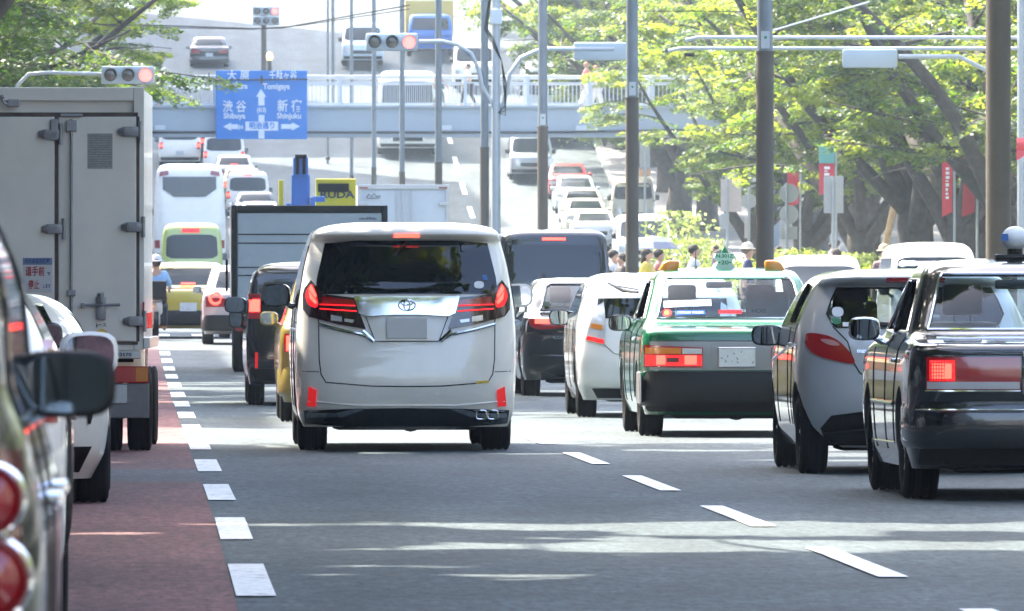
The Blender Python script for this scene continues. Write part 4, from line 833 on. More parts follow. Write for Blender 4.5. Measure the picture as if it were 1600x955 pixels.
# small dark car, only its roof and mirror show
SMALL = [(z*.93, a*.7, b*.72, w*.97, rr, rf, n) for z, a, b, w, rr, rf, n in VANL]
smc, B = make_car('small black car whose mirror shows between white wagon and white coupe', 'car', None, 'small_car', -1.42, 47.0, SMALL, 4, [P_BLACK, M['plast']], wheels=(.28,.17,.6,2.5,.8))
for s in (-1, 1): patch(B, 'side_window', [(.5,1.04),(2.5,1.0),(2.2,1.3),(.7,1.38)], M['dark_glass'], smc, 'S', side=s); mirror(smc, s*.93, 2.1, 1.11, .14, .135, P_BLACK, side=s, arm=.05)
patch(B, 'rear_window', [(-.6,1.04),(.6,1.04),(.5,1.35),(-.5,1.35)], M['dark_glass'], smc)
# white coupe
K = [(.16,.15,4.1,.80,.5,.6,3),(.35,.03,4.25,.885,.5,.9,2.8),(.6,0,4.3,.905,.5,1.0,2.8),(.82,.04,4.1,.90,.5,.9,2.8),(.95,.15,3.4,.86,.5,.7,2.8),(1.0,.45,2.95,.78,.4,.5,3),(1.14,.9,2.55,.69,.4,.4,3),(1.25,1.3,2.2,.58,.4,.4,3),(1.30,1.5,2.0,.42,.2,.2,3),(1.31,1.6,1.9,.2,.1,.1,3)]
cou, B = make_car('low white coupe stopped behind the white box truck', 'car', None, 'coupe', -1.16, 63.0, K, 6, [P_WHITE, M['plast']], wheels=(.335,.25,.85,3.4,.91))
patch(B, 'bumper_vent', smooth_poly([(.77,.50),(.80,.50),(.815,.66),(.80,.80),(.775,.78)], 1), M['plast'], cou, out=.012, thick=.02, step=.03); patch(B, 'bumper_vent', smooth_poly([(-.775,.78),(-.80,.80),(-.815,.66),(-.80,.50),(-.77,.50)], 1), M['plast'], cou, out=.012, thick=.02, step=.03)
patch(B, 'bumper_insert', [(-.80,.36),(.80,.36),(.72,.2),(-.72,.2)], M['plast'], cou, out=.012)
patch(B, 'rear_window', [(-.6,1.03),(.6,1.03),(.48,1.24),(-.48,1.24)], M['dark_glass'], cou, step=.04)
for s in (-1, 1): patch(B, 'tail_lamp', [(s*.55,.82),(s*.84,.80),(s*.80,.92),(s*.6,.90)][::s], M['lamp_red'], cou, out=.015, step=.04); patch(B, 'side_window', [(1.1,1.02),(2.9,1.0),(2.3,1.2),(1.4,1.22)], M['dark_glass'], cou, 'S', side=s)
plate(cou, B, 0, .5)
# ---------------------------------------------------------------- box lorries
def lorry(label, X, D, half, L, zb, zt, boxm, rz=0, name='box_truck', cabm=None, wr=.36, cab=True, frame=None, cat='truck', wx=None):
    r = thing(name, label, cat, (X, D, G(D)), rz); f = .035
    mb = MB(); mb.box(-half, half, .03, L, zb, zt, .012); bx = mb.build('cargo_box', boxm, r)
    mb = MB(); fm = frame or M['steel']
    mb.box(-half-.01, -half+.075, -.005, .05, zb, zt+.01, .006); mb.box(half-.075, half+.01, -.005, .05, zb, zt+.01, .006); mb.box(-half+.077, half-.077, -.003, .05, zt-.10, zt+.008, .006); mb.box(-half+.077, half-.077, -.003, .05, zb, zb+.06, .006)
    fr = mb.build('rear_frame', fm, r)
    mb = MB(); mb.box(-half*.42, -half*.3, .1, L+1.2, zb-.22, zb-.01); mb.box(half*.3, half*.42, .1, L+1.2, zb-.22, zb-.01); mb.box(-half*.9, half*.9, .3, .36, zb-.1, zb-.01); mb.build('chassis', M['under'], r)
    mb = MB(); mb.tube([(-half*.8, 1.0, wr), (half*.8, 1.0, wr)], .07, 8); mb.lathe([(-.14,0),(-.12,.15),(.12,.15),(.14,0)], 'y', (0,1.0,wr), 14); mb.build('axle', M['under'], r)
    if cab:
        ch = half*.92; K = [(.35,L+.1,L+1.55,ch,.08,.3,6),(.9,L+.08,L+1.7,ch,.08,.3,6),(1.2,L+.08,L+1.65,ch,.08,.3,6),(1.75,L+.1,L+1.35,ch*.93,.08,.3,6),(1.9,L+.15,L+1.2,ch*.86,.08,.3,5),(1.95,L+.3,L+1.0,ch*.6,.08,.2,4)]
        B = Body(K, 4); B.solid('cab', [cabm or P_WHITE, M['plast']], parent=r); patch(B, 'windscreen', [(-ch*.85,1.2),(ch*.85,1.2),(ch*.78,1.75),(-ch*.78,1.75)], M['dark_glass'], r, 'F')
        for s in (-1, 1): patch(B, 'side_window', [(L+.3,1.2),(L+1.35,1.2),(L+1.1,1.7),(L+.3,1.7)], M['dark_glass'], r, 'S', side=s)
    key = ('lorry', wr)
    wx = wx or half-.02
    for sx in (-1, 1):
        for (yy, xs) in ((1.0, (wx-.10, wx-.34)), (L+.75, (wx-.12,))):
            for x in xs:
                if key not in WHEELS: w = WHEELS[key] = wheel_mesh(wr, .19)
                else: w = copy_thing(WHEELS[key])
                w.parent = r; w.location = (sx*x, yy, wr)
    return r
TW = mat('aged_white_panel', (.82,.79,.70), .42, coat=.3, var=.1, vscale=1.3, rvar=.08); GS = mat('rust_seal', (.13,.10,.085), .8, var=.4, vscale=9); HW = mat('grey_hinge', (.33,.34,.35), .45, .5)
trk = lorry('white box truck with hinged rear doors and lever lock, behind a traffic light at left', -.91, 83.0, .85, 3.4, .83, 2.95, TW, rz=R_(-1.3), wr=.335, wx=.90, frame=TW)
def tx(px): return (px-59.5)/192.8
def tz(py): return 1.35+(447-py)/192.8
mb = MB(); mb.box(-.80, .135, -.025, .028, .90, 2.72, .01); d1 = mb.build('left_door', TW, trk); mb = MB(); mb.box(.165, .795, -.025, .028, .90, 2.72, .01); d2 = mb.build('right_door', TW, trk)
mb = MB(); mb.box(-.81,.81,-.012,.029,2.722,2.755); mb.box(.137,.163,-.02,.029,.9,2.722); mb.box(.797,.822,-.012,.029,.9,2.722); mb.box(-.81,.81,-.012,.029,.875,.898); mb.build('door_seal', GS, trk)
for (px0, px1, py) in ((61,98,210),(66,103,358),(185,222,206),(190,227,355),(193,229,502),(64,100,505)):
    mb = MB(); x0, x1, z = tx(px0), tx(px1), tz(py); mb.tube([(x0, -.032, z), (x0+.05, -.036, z)], [.025,.04], 10); mb.box(x0+.03, x1, -.05, -.02, z-.04, z+.04, .012); mb.tube([(x1-.015, -.04, z-.085), (x1-.015, -.04, z+.085)], .017, 8)
    for k in (.06, .12): mb.lathe([(-.01,0),(-.008,.01),(.01,.01)], 'y', (x0+k, -.055, z+.02), 8)
    mb.build('hinge', HW, trk, True)
mb = MB(); x = tx(112); mb.tube([(x,-.045,2.70),(x,-.045,.93)], .013, 8); rod = mb.build('lock_rod', HW, trk, True)
mb = MB(); mb.box(x-.045,x+.045,-.065,-.02,2.60,2.69,.01); mb.box(x-.09,x+.09,-.05,-.0,2.72,2.745,.008); mb.build('rod_bracket', HW, rod); mb = MB(); mb.box(x-.035,x+.035,-.06,-.02,1.27,1.32,.008); mb.build('rod_bracket', HW, rod); mb = MB(); mb.box(.10,.165,-.05,-.02,2.53,2.70,.01); mb.build('door_stop', HW, trk)
mb = MB(); z = tz(481); mb.box(tx(150), tx(166), -.055,-.02, z-.10, z+.09, .015); mb.tube([(tx(127),-.06,z+.02),(tx(188),-.06,z+.025)], .012, 8); mb.box(tx(127), tx(133), -.07,-.02, z-.0, z+.04, .006); mb.tube([((tx(150)+tx(166))/2,-.06,z+.05),((tx(150)+tx(166))/2,-.075,z+.12)], .028, 8); mb.build('lock_lever', HW, trk, True)
mb = MB(); z0, z1 = tz(457), tz(403); mb.box(tx(36), tx(82), -.029, -.0255, z0, z1); nt_ = mb.build('notice', mat('notice_white', (.6,.62,.62), .5), trk); xm = tx(59)
RI = mat('red_ink', (.45,.03,.04), .6); BI = mat('blue_ink', (.05,.10,.28), .6)
mb = MB(); mb.box(tx(36), tx(82), -.031, -.0295, tz(414), tz(403)); mb.build('notice_band', mat('notice_blue', (.20,.28,.42), .6), nt_)
for s_, w_, h_, zz, m_, xo in (('のため右左折時', .20, .042, tz(408.5), BI, 0), ('道手前', .155, .085, tz(425), RI, -.02), ('で', .028, .03, tz(428), BI, .09), ('停止', .09, .08, tz(446), RI, -.03), ('します', .06, .035, tz(447.5), BI, .075)):
    text_obj('notice_lettering', s_, h_, m_, nt_, (xm+xo, -.0335, zz), w=w_, depth=.001, bold=.0012)
fn = mat('faded_print', (.38,.38,.36), .6, var=.35, vscale=60); mb = MB(); mb.box(tx(137), tx(176), -.028, -.0252, tz(264), tz(209)); fp = mb.build('faded_notice', fn, trk)
mb = MB()
for k in range(14): mb.box(tx(139), tx(174), -.0292, -.0282, tz(213+3.6*k)-.004, tz(213+3.6*k)+.004)
mb.build('notice_print', mat('faded_grey_ink', (.25,.25,.24), .6), fp)
text_obj('lettering', 'J-ース', .035, M['ink'], d2, (tx(158), -.029, tz(508)), w=.085, depth=.001, bold=.001)
mb = MB(); mb.prism([(tx(149),tz(518.5)),(tx(159),tz(513)),(tx(169),tz(518.5)),(tx(159),tz(524))], -.029, -.0255); mb.build('diamond_label', M['yellow_film'], d2)
mb = MB(); mb.box(tx(12), tx(31), -.03, .0, 2.80, 2.86, .01); mb.tube([(tx(4),-.03,2.87),(tx(7),-.04,2.83),(tx(13),-.03,2.82)], .008, 6); mb.ell((tx(4),-.03,2.88), (.02,.02,.02), 10, 6); mb.build('marker_lamp', HW, trk)
mb = MB(); mb.box(.855,.905,-.02,3.35,.845,.93,.005); mb.build('side_rail', M['steel'], trk)
for k in range(4): mb = MB(); mb.box(.852,.866,.12+.8*k,.30+.8*k,1.0,1.13,.004); mb.build('side_marker', M['reflector'], trk)
mb = MB(); mb.box(.848,.862,-.02,.02,1.08,1.22); mb.box(.848,.862,-.02,.02,.98,1.05); mb.build('reflective_tape', M['lamp_red'], trk)
mb = MB(); mb.box(-.78,.83,-.01,.1,.76,.825,.008); sill = mb.build('rear_sill', M['steel'], trk); mb = MB(); mb.box(tx(178), tx(208), -.016, -.011, .775, .812); pl = mb.build('number_strip', M['plate'], sill); text_obj('lettering', '33570', .04, M['ink'], sill, (tx(194), -.018, .793), w=.12, depth=.001, bold=.001)
for s in (-1, 1):
    mb = MB(); mb.box(min(s*.60,s*.86), max(s*.60,s*.895), -.0,.06,.565,.70,.01); o = mb.build('tail_lamp', M['lamp_red'], trk); mb = MB(); mb.box(min(s*.79,s*.89), max(s*.79,s*.89), -.006,.0,.575,.69,.003); mb.build('indicator', M['lamp_amber'], o)
mb = MB(); mb.box(-.6,.90,.0,.04,.28,.56,.01); bmp = mb.build('rear_bumper', mat('grey_steel_paint', (.16,.165,.17), .4, .4, var=.15), trk); mb = MB(); mb.box(.34,.72,-.012,-.001,.40,.55,.004); mb.build('licence_plate', M['plate'], bmp)
# grey roller shutter lorry
lor = lorry('grey box lorry with black frame and roller shutter, behind the white minivan', 2.36, 152, 1.15, 4.6, .85, 2.47, mat('lorry_grey', (.30,.34,.36), .5, var=.06), wr=.38, frame=M['plast'], cabm=P_SILVERW)
mb = MB(); mb.box(-1.06,1.06,.0,.028,.93,2.36); dr = mb.build('shutter', mat('shutter_grey', (.36,.42,.44), .5, var=.05), lor)
mb = MB()
for z in (2.05, 1.92, 1.56, 1.44, 1.08): mb.box(-1.06,1.06,-.006,-.001,z-.009,z+.009)
mb.build('shutter_joint', M['plast'], dr)
mb = MB(); rr_ = random.Random(4)
for k in range(13): mb.box(.74+.02*k, .752+.02*k, -.006, -.002, 2.27, 2.27+.02+.02*rr_.random())
mb.box(.72,.745,-.006,-.002,2.19,2.225)
for k in range(10): mb.box(.77+.022*k, .785+.022*k, -.006, -.002, 2.19, 2.19+.02+.02*rr_.random())
mb.build('printed_lines', M['ink'], dr)
for s in (-1, 1):
    mb = MB(); mb.box(min(s*.75,s*1.1), max(s*.75,s*1.1), .0,.05,.62,.76); mb.build('tail_lamp', M['lamp_red'], lor)
    mb = MB(); mb.box(min(s*1.17,s*1.21), max(s*1.17,s*1.21), 4.9,5.05,1.2,1.7,.02); mb.build('mirror', M['plast'], lor)
# crane lorry with yellow board
crl = lorry('crane lorry with blue crane column and yellow board, seen over the grey box lorry', 2.75, 176, 1.05, 5.0, .9, 1.5, mat('lorry_blue', (.03,.10,.28), .4, coat=.5), wr=.42)
CB = mat('crane_blue', (.01,.12,.42), .35, coat=.5); cx = -.15
mb = MB(); mb.box(cx-.16,cx+.16,1.2,1.6,1.5,3.1,.03); mb.box(cx-.13,cx+.13,1.15,1.55,3.05,3.4,.03); mb.box(cx-.19,cx+.19,1.1,1.65,2.4,2.55,.02); mb.box(cx-.25,cx-.17,1.1,1.5,1.5,2.6,.01); mb.box(cx+.17,cx+.25,1.1,1.5,1.5,2.7,.01); mb.box(cx+.2,cx+.42,1.2,1.3,2.62,2.72,.01); cc = mb.build('crane_column', CB, crl)
mb = MB(); mb.tube([(cx-.06,1.1,3.1),(cx-.06,1.1,3.38)], .03, 8); mb.tube([(cx+.06,1.1,3.1),(cx+.06,1.1,3.38)], .03, 8); mb.box(cx-.1,cx+.1,1.1,1.3,3.38,3.44); mb.build('crane_head', M['plast'], cc)
YB = mat('board_yellow', (.50,.42,.02), .45, var=.1); mb = MB(); mb.box(.12,.82,1.9,2.0,2.1,3.03,.02); mb.box(cx-.38,cx-.3,1.3,1.5,1.6,3.0,.01); yb_ = mb.build('yellow_board', YB, crl)
text_obj('lettering', 'RUDA', .17, M['ink'], yb_, (.50,1.895,2.75), w=.60, bold=.006); mb = MB(); mb.box(.16,.70,1.86,1.9,2.80,2.95,.02); mb.build('board_vent', M['plast'], yb_)
# tall white lorry in the next lane
wl = lorry('tall white lorry with double rear doors, beyond the minivan roof', 6.05, 245, 1.09, 5.5, .9, 3.25, mat('lorry_white', (.55,.58,.60), .45, var=.05), wr=.42)
mb = MB(); mb.box(-.02,.02,-.012,.03,.95,3.15); mb.box(-.16,-.13,-.02,.03,.95,3.15); mb.box(.17,.20,-.02,.03,.95,3.15); mb.build('lock_rod', M['steel'], wl)
mb = MB(); mb.tube([(-.88,-.01,2.95),(-.82,-.01,3.03),(-.76,-.01,2.96),(-.70,-.01,3.05),(-.64,-.01,2.97),(-.55,-.01,2.99)], .012, 5); mb.tube([(-.88,-.01,2.92),(-.55,-.01,2.94)], .008, 5); mb.build('emblem', M['ink'], wl)
for s in (-1, 1):
    for z in (1.2, 2.2, 2.8): mb = MB(); mb.box(min(s*.85,s*1.08), max(s*.85,s*1.08), -.03,.03,z-.04,z+.04,.01); mb.build('hinge', M['steel'], wl)
    mb = MB(); mb.box(min(s*.85,s*1.05), max(s*.85,s*1.05), -.02,.03,3.16,3.2); mb.build('marker_lamp', M['lamp_red'], wl)
M['brake_far'] = emit('brake_light_far', (1,.03,.02), 1.6)
# ---------------------------------------------------------------- simple vehicles further off
def far_sedan(label, X, D, col, W=1.7, H=1.48, facing=0, group=None, brake=True, trim=None, cat='car', name='saloon_car', res=4, lower=None, roofm=None):
    K = sedan_keys(W, 4.6, H, .98, n=3.8); flip = math.pi if facing else 0
    r, B = make_car(label, cat, group, name, X, D if not facing else D+4.6, K, res, [col, M['plast']], wheels=None, rz=0)
    if facing: r.rotation_euler.z = math.pi; r.location.x = X; r.location.z = G(D+2)
    add_wheels(r, W/2-.01, 1.1, 3.75, .31, .2)
    patch(B, 'rear_window', [(-.62,1.05),(.62,1.05),(.54,H-.12),(-.54,H-.12)], M['far_glass'], r, step=.12); patch(B, 'windscreen', [(-.64,1.05),(.64,1.05),(.54,H-.12),(-.54,H-.12)], M['far_glass'], r, 'F', step=.12)
    for s in (-1, 1):
        patch(B, 'side_window', [(1.25,1.06),(3.1,1.06),(2.6,H-.13),(1.55,H-.13)], M['far_glass'], r, 'S', side=s, step=.2)
        lp = patch(B, 'tail_lamp', [(s*.80,.70),(s*.42,.70),(s*.42,.86),(s*.80,.88)][::-s], M['lamp_red'], r, out=.014, thick=.02, step=.1)
        if brake: patch(B, 'brake_lamp', [(s*.78,.71),(s*.52,.71),(s*.52,.85),(s*.78,.86)][::-s], M['brake_far'], lp, out=.02, thick=.01, step=.1)
        patch(B, 'headlamp', [(s*.80,.58),(s*.48,.58),(s*.50,.72),(s*.78,.75)][::-s], M['lamp_white'], r, 'F', out=.014, step=.1)
        mirror(r, s*(W/2+.07), 3.0, 1.02, .18, .14, col, side=s, arm=.04)
    patch(B, 'grille', [(-.42,.52),(.42,.52),(.42,.66),(-.42,.66)], M['plast'], r, 'F', out=.01); plate(r, B, 0, .62, fr=False)
    if brake: patch(B, 'brake_lamp', [(-.14,1.06),(.14,1.06),(.14,1.10),(-.14,1.10)], M['brake_hot'], r, out=.02, thick=.01)
    bumper(r, B, .26, .56, lower or col, half=W/2+.015)
    return r, B
def far_van(label, X, D, col, W=1.7, H=1.95, L=4.4, facing=0, group=None, brake=True, name='van', cat='van', glass=.5, nose=.7, z_lamp=.9, res=4):
    w = W/2; r_ = .14
    K = [(.24,.1,L-.1,w-.04,r_,.3,5),(.5,.02,L,w,r_,.3,5),(H*.45,.03,L-.02,w,r_,.3,5),(H*.55,.05,L-nose*.45,w-.01,r_,.3,5),(H*.8,.12,L-nose,w-.05,r_,.3,5),(H*.93,.18,L-nose-.25,w-.11,r_,.3,4.5),(H*.985,.35,L-nose-.5,w-.25,r_,.3,4),(H,.7,L-nose-.9,w-.5,.1,.2,3)]
    r, B = make_car(label, cat, group, name, X, D if not facing else D+L, K, res, [col, M['plast']])
    if facing: r.rotation_euler.z = math.pi; r.location.x = X; r.location.z = G(D+2)
    add_wheels(r, w-.01, .9, L-1.0, .31, .19)
    gz0, gz1 = H*.57, H*.86
    patch(B, 'rear_window', [(-w*.84,gz0),(w*.84,gz0),(w*.80,gz1),(-w*.80,gz1)], M['far_glass'], r, step=.15, rnd=.12); patch(B, 'windscreen', [(-w*.88,gz0),(w*.88,gz0),(w*.80,gz1+.02),(-w*.80,gz1+.02)], M['far_glass'], r, 'F', step=.15, rnd=.1)
    for s in (-1, 1):
        patch(B, 'side_window', [(.4,gz0+.02),(L-nose*.9,gz0+.02),(L-nose-.35,gz1),(.45,gz1)], M['far_glass'], r, 'S', side=s, step=.25)
        lp = patch(B, 'tail_lamp', [(s*w*.97,z_lamp-.14),(s*w*.82,z_lamp-.14),(s*w*.82,z_lamp+.14),(s*w*.97,z_lamp+.14)][::-s], M['lamp_red'], r, out=.014, thick=.02, step=.1)
        if brake: patch(B, 'brake_lamp', [(s*w*.96,z_lamp-.06),(s*w*.83,z_lamp-.06),(s*w*.83,z_lamp+.08),(s*w*.96,z_lamp+.08)][::-s], M['brake_far'], lp, out=.02, thick=.01, step=.1)
        patch(B, 'headlamp', [(s*w*.93,.62),(s*w*.55,.62),(s*w*.58,.78),(s*w*.91,.82)][::-s], M['lamp_white'], r, 'F', out=.014, step=.1)
        mirror(r, s*(w+.09), L-nose*.9, H*.6, .16, .22, M['plast'], side=s, arm=.06)
    patch(B, 'grille', [(-w*.5,.52),(w*.5,.52),(w*.5,.68),(-w*.5,.68)], M['plast'], r, 'F', out=.01); plate(r, B, 0, .6, fr=False)
    if brake: patch(B, 'brake_lamp', [(-.16,H*.90),(.16,H*.90),(.16,H*.925),(-.16,H*.925)], M['brake_hot'], r, out=.02, thick=.01)
    patch(B, 'bumper_insert', [(-w*.9,.28),(w*.9,.28),(w*.92,.42),(-w*.92,.42)], M['plast'], r, out=.012); patch(B, 'bumper_insert', [(-w*.9,.28),(w*.9,.28),(w*.92,.42),(-w*.92,.42)], M['plast'], r, 'F', out=.012)
    return r, B
P_SILV = paint('silver', (.42,.45,.47), .4, .3); P_RED = paint('red', (.42,.03,.04), 0, .3); P_CREAM = paint('cream', (.60,.57,.46), 0, .35); P_LBLUE = paint('pale_blue', (.45,.55,.62), .1, .3); P_ROSE = paint('rose_silver', (.42,.36,.38), .3, .3); P_PALEG = paint('pale_green', (.42,.50,.14), 0, .35)
yt, B = far_sedan('yellow taxi mostly hidden behind the left side of the white minivan', 2.12, 101, P_YELLOW, cat='taxi', name='taxi', H=1.5, res=6)
bw, B = far_van('black estate car with folded out mirror, between grey lorry and yellow taxi', 1.98, 115.5, P_BLACK, W=1.8, H=1.62, L=4.7, name='estate_car', cat='car', nose=1.5, z_lamp=1.12, res=6)
mirror(bw, -1.0, 3.1, 1.13, .25, .19, P_BLACK, side=-1, arm=.08)
for s in (-1, 1): patch(B, 'reflector', [(s*.80,.42),(s*.77,.42),(s*.77,.60),(s*.80,.60)][::-s], M['reflector'], bw, out=.012)
rc_, B = far_sedan('silver pink car with ring shaped brake light beside the grey lorry', 1.82, 189, P_ROSE, W=1.74, lower=M['plast'], name='compact_car', brake=False)
for s in (-1, 1):
    x = s*.62; y = B.R(x,.86)-.03; mb = MB(); mb.tube([(x+.10*math.cos(t), y+.03*abs(math.cos(t)), .86+.10*math.sin(t)) for t in [2*math.pi*i/24 for i in range(25)]], .028, 8, cap=False); mb.build('brake_lamp', M['brake_hot'], rc_, True)
P_TY = paint('taxi_yellow', (.42,.34,.03), 0, .3)
ya, B = far_sedan('yellow taxi with black lower body, brake lights on, in front of the minibus', .74, 200, P_TY, W=1.69, H=1.5, lower=M['plast'], cat='taxi', name='taxi', res=5)
mb, B2 = None, B
mn, B = far_van('pale yellow green minibus with red display, behind the white coach', 1.26, 312, P_PALEG, W=1.9, H=2.52, L=6.2, name='minibus', cat='minibus', brake=False)
patch(B, 'display', [(-.3,2.24),(.24,2.24),(.24,2.36),(-.3,2.36)], M['brake'], mn, out=.03, thick=.02)
cz, B = far_van('white coach with angular dark rear window', 1.36, 356, P_WHITE, W=2.5, H=4.0, L=11, name='coach', cat='coach', brake=False, nose=.5, z_lamp=1.2)
patch(B, 'coach_window', [(-.55,2.85),(.55,2.85),(.93,3.12),(.93,3.55),(-.93,3.55),(-.93,3.12)], M['dark_glass'], cz, out=.03); 
for c in list(cz.children):
    if c.name.startswith('rear_window'): bpy.data.objects.remove(c)
for s in (-1, 1): patch(B, 'roof_lamp', [(s*.72,3.62),(s*1.05,3.56),(s*1.03,3.72),(s*.75,3.76)][::-s], M['lamp_red'], cz, out=.03)
# queue climbing the hill, our side
for k, (D, px, c, cn, kind) in enumerate([(394,406,P_WHITE,'white','s'),(399.6,399,P_BLACK,'black','s'),(405.2,387,P_WHITE,'white','v'),(411,378,P_PALEG,'pale green','s'),(416.6,366,P_GREY,'grey','s'),(422.4,350,P_WHITE,'white','v'),(429,338,P_BLACK,'black','s')]):
    X = PX(px, D); lab = ['nearest, lowest', 'second', 'third', 'fourth', 'fifth', 'sixth', 'topmost'][k]
    (far_sedan if kind == 's' else far_van)('%s %s, %s in the far queue right of the coach' % (cn, 'car' if kind == 's' else 'van', lab), X, D, c, group='queue of cars on the far hill', res=3, **({} if kind == 's' else dict(H=1.85, W=1.72)))
far_van('white van high in the far queue just above the coach', PX(281, 426), 426, P_WHITE, W=1.75, H=2.0, group='queue of cars on the far hill', res=3)
far_sedan('lone dark car with pale roof climbing the far hill above the blue sign', PX(327,467), 467, P_BLACK, W=1.8, res=4, brake=False)
# oncoming
far_van('silver tall van oncoming at the head of the far right queue', PX(830,419), 419, P_SILV, W=1.75, H=1.95, facing=1, brake=False, group='oncoming far queue')
far_sedan('red car behind the silver oncoming van', PX(890,411), 411, P_RED, facing=1, brake=False, group='oncoming far queue')
far_sedan('pale blue white oncoming car in front of the red car', PX(902,405), 405, P_LBLUE, facing=1, brake=False, H=1.55, group='oncoming far queue')
far_sedan('white oncoming car between pale blue car and cream taxi', PX(913,399.5), 399.5, P_WHITE, facing=1, brake=False, group='oncoming far queue')
far_sedan('cream oncoming taxi low in the far right queue', PX(918,394), 394, P_CREAM, facing=1, brake=False, cat='taxi', name='taxi', group='oncoming far queue')
far_sedan('white oncoming car nearest in the far right queue', PX(932,386), 386, P_WHITE, facing=1, brake=False, group='oncoming far queue')
far_van('cream small truck facing us beside the brown pole', PX(990,397), 397, P_CREAM, W=1.7, H=2.1, L=3.4, nose=.15, facing=1, brake=False, name='small_truck', cat='truck')
far_van('white van facing us below the cream small truck', PX(1008,366), 366, P_SILVERW, W=2.0, H=2.0, facing=1, brake=False, nose=.9)
far_van('white boxy van facing us at right beside the thick dark pole', PX(1464,168), 168, P_WHITE, W=1.5, H=1.93, L=3.4, nose=.25, facing=1, brake=False, res=6)
far_van('silver white car facing us between the amber lamp and the boxy van', PX(1288,190), 190, P_SILVERW, W=1.7, H=1.66, L=3.9, nose=1.1, facing=1, brake=False, name='compact_car', cat='car', res=5)
far_van('white bus facing us on the far hill, crossed by the footbridge', PX(637,429), 429, P_WHITE, W=2.5, H=3.5, L=10, nose=.25, facing=1, brake=False, name='bus', cat='bus')
far_van('large silver lorry oncoming beneath the right part of the footbridge', PX(862,434), 434, P_SILV, W=2.4, H=3.4, L=7, nose=.3, facing=1, brake=False, name='lorry', cat='truck')
far_van('pale blue minibus on the far hill left of the red signal', PX(567,466), 466, P_LBLUE, W=1.9, H=2.0, facing=1, brake=False, name='minibus', cat='minibus')
ly = lorry('blue lorry with yellow top standing at the far crossing', PX(672,470), 470, 1.1, 5, 1.0, 2.6, mat('lorry_yellow', (.6,.42,.08), .5), cabm=CB)
ly.rotation_euler.z = math.pi; ly.location.y += 6; ly.location.z = G(472)
far_van('white van at the far crossing above the footbridge walkers', PX(742,456), 456, P_WHITE, W=1.9, H=2.1, facing=1, brake=False)
# ================================================================ trees
VIS = [ # px of trunk, X row, variant, rot, scale
 (1595,19.6,0,.4,1.0,'zelkova tree with leaning limb at the right edge behind the thick pole'),(1515,19.8,1,2.1,.95,'zelkova tree with pale trunk left of the thick dark pole'),(1440,19.6,2,4.0,1.08,'largest zelkova tree, grey forked trunk above the boxy white van'),
 (1345,20.3,0,5.1,.9,'zelkova tree behind the back of a square road sign'),(1262,19.8,1,.9,.9,'forked zelkova tree beside the dark pole behind the green taxi'),(1180,20.0,2,2.6,.72,'slender leaning zelkova tree in front of the right end of the footbridge'),
 (1105,21.6,0,3.3,1.0,'shaded zelkova tree at the right end of the footbridge'),(1060,20.9,1,4.6,1.0,'hazy zelkova tree under the footbridge end'),(1010,20.6,2,.2,1.0,'hazy zelkova tree behind the signs on the far pavement')]
for px, X, v, rz, sc, lab in VIS:
    D = X*FPX/(px-235); place_tree(TREES[v], X, D, rz, sc, lab)
HL = ['lowest','second','third','fourth','fifth','sixth','seventh','eighth','ninth','tenth','eleventh']
for k, (X, D, v) in enumerate([(20.5,395,0),(21,415,1),(20,432,2),(21.5,448,0),(22,470,1),(19.5,488,2),(24,500,0),(27,440,1),(28,410,2),(27,470,2),(25,525,1)]):
    place_tree(TREES[v], X, D, k*1.3, 1.0, 'sunlit hill tree beyond the footbridge, %s up the slope in the green mass' % HL[k], group='trees on the far right hill')
for k, (X, D) in enumerate([(26.5,200),(27,226),(26.5,252),(27,280),(27,310),(26.8,340)]):
    place_tree(TREES[k % 3], X, D, k*2.2+1, .9, 'shaded tree of the back row on the right pavement, %s counting from the right edge' % HL[k].replace('lowest', 'first'), group='second row of trees on the right')
for k, (X, D) in enumerate([(24.5,214),(24,240),(24.5,266),(24,296),(24.5,326),(25,356),(25,384)]):
    place_tree(TREES[(k+1) % 3], X, D, k*1.1+.5, 1.05, 'deep shaded tree of the middle row on the right, %s counting from the right edge' % HL[k].replace('lowest', 'first'), group='middle row of trees on the right')
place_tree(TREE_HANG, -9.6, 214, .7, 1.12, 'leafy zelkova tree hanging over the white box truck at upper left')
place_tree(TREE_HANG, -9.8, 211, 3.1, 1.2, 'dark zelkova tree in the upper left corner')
place_tree(TREES[0], -6.0, 234, 5.5, .9, 'bright leaved zelkova tree behind the left traffic light')
for k, D in enumerate([254, 278, 302]): place_tree(TREES[k % 3], -7.5, D, k*1.7, .9, 'left pavement tree hidden behind the nearer crowns', group='trees along the left pavement')
OUT = 'zelkova tree standing outside the picture whose crown shades the road'
for k, D in enumerate([-50,-22,44,51,70,77,84,118,131,146,158]):
    place_tree(TREE_DENSE if 0 < D < 85 else TREE_SPARSE[k % 2], -4.8+.3*(k % 3), D, k*2.3, 1.5 if 0 < D < 85 else 1.45 if D > 0 else 1.0, OUT, group='shade trees outside the picture')
for k, D in enumerate([-58,31,48,66,84,102,120,138,156,174]):
    place_tree(TREE_SPARSE[(k+1) % 2], 19.7, D, k*1.9, 1.05, OUT, group='shade trees outside the picture')
place_tree(TREE_DENSE, -8.5, 60, 1.1, 1.15, OUT, group='shade trees outside the picture')
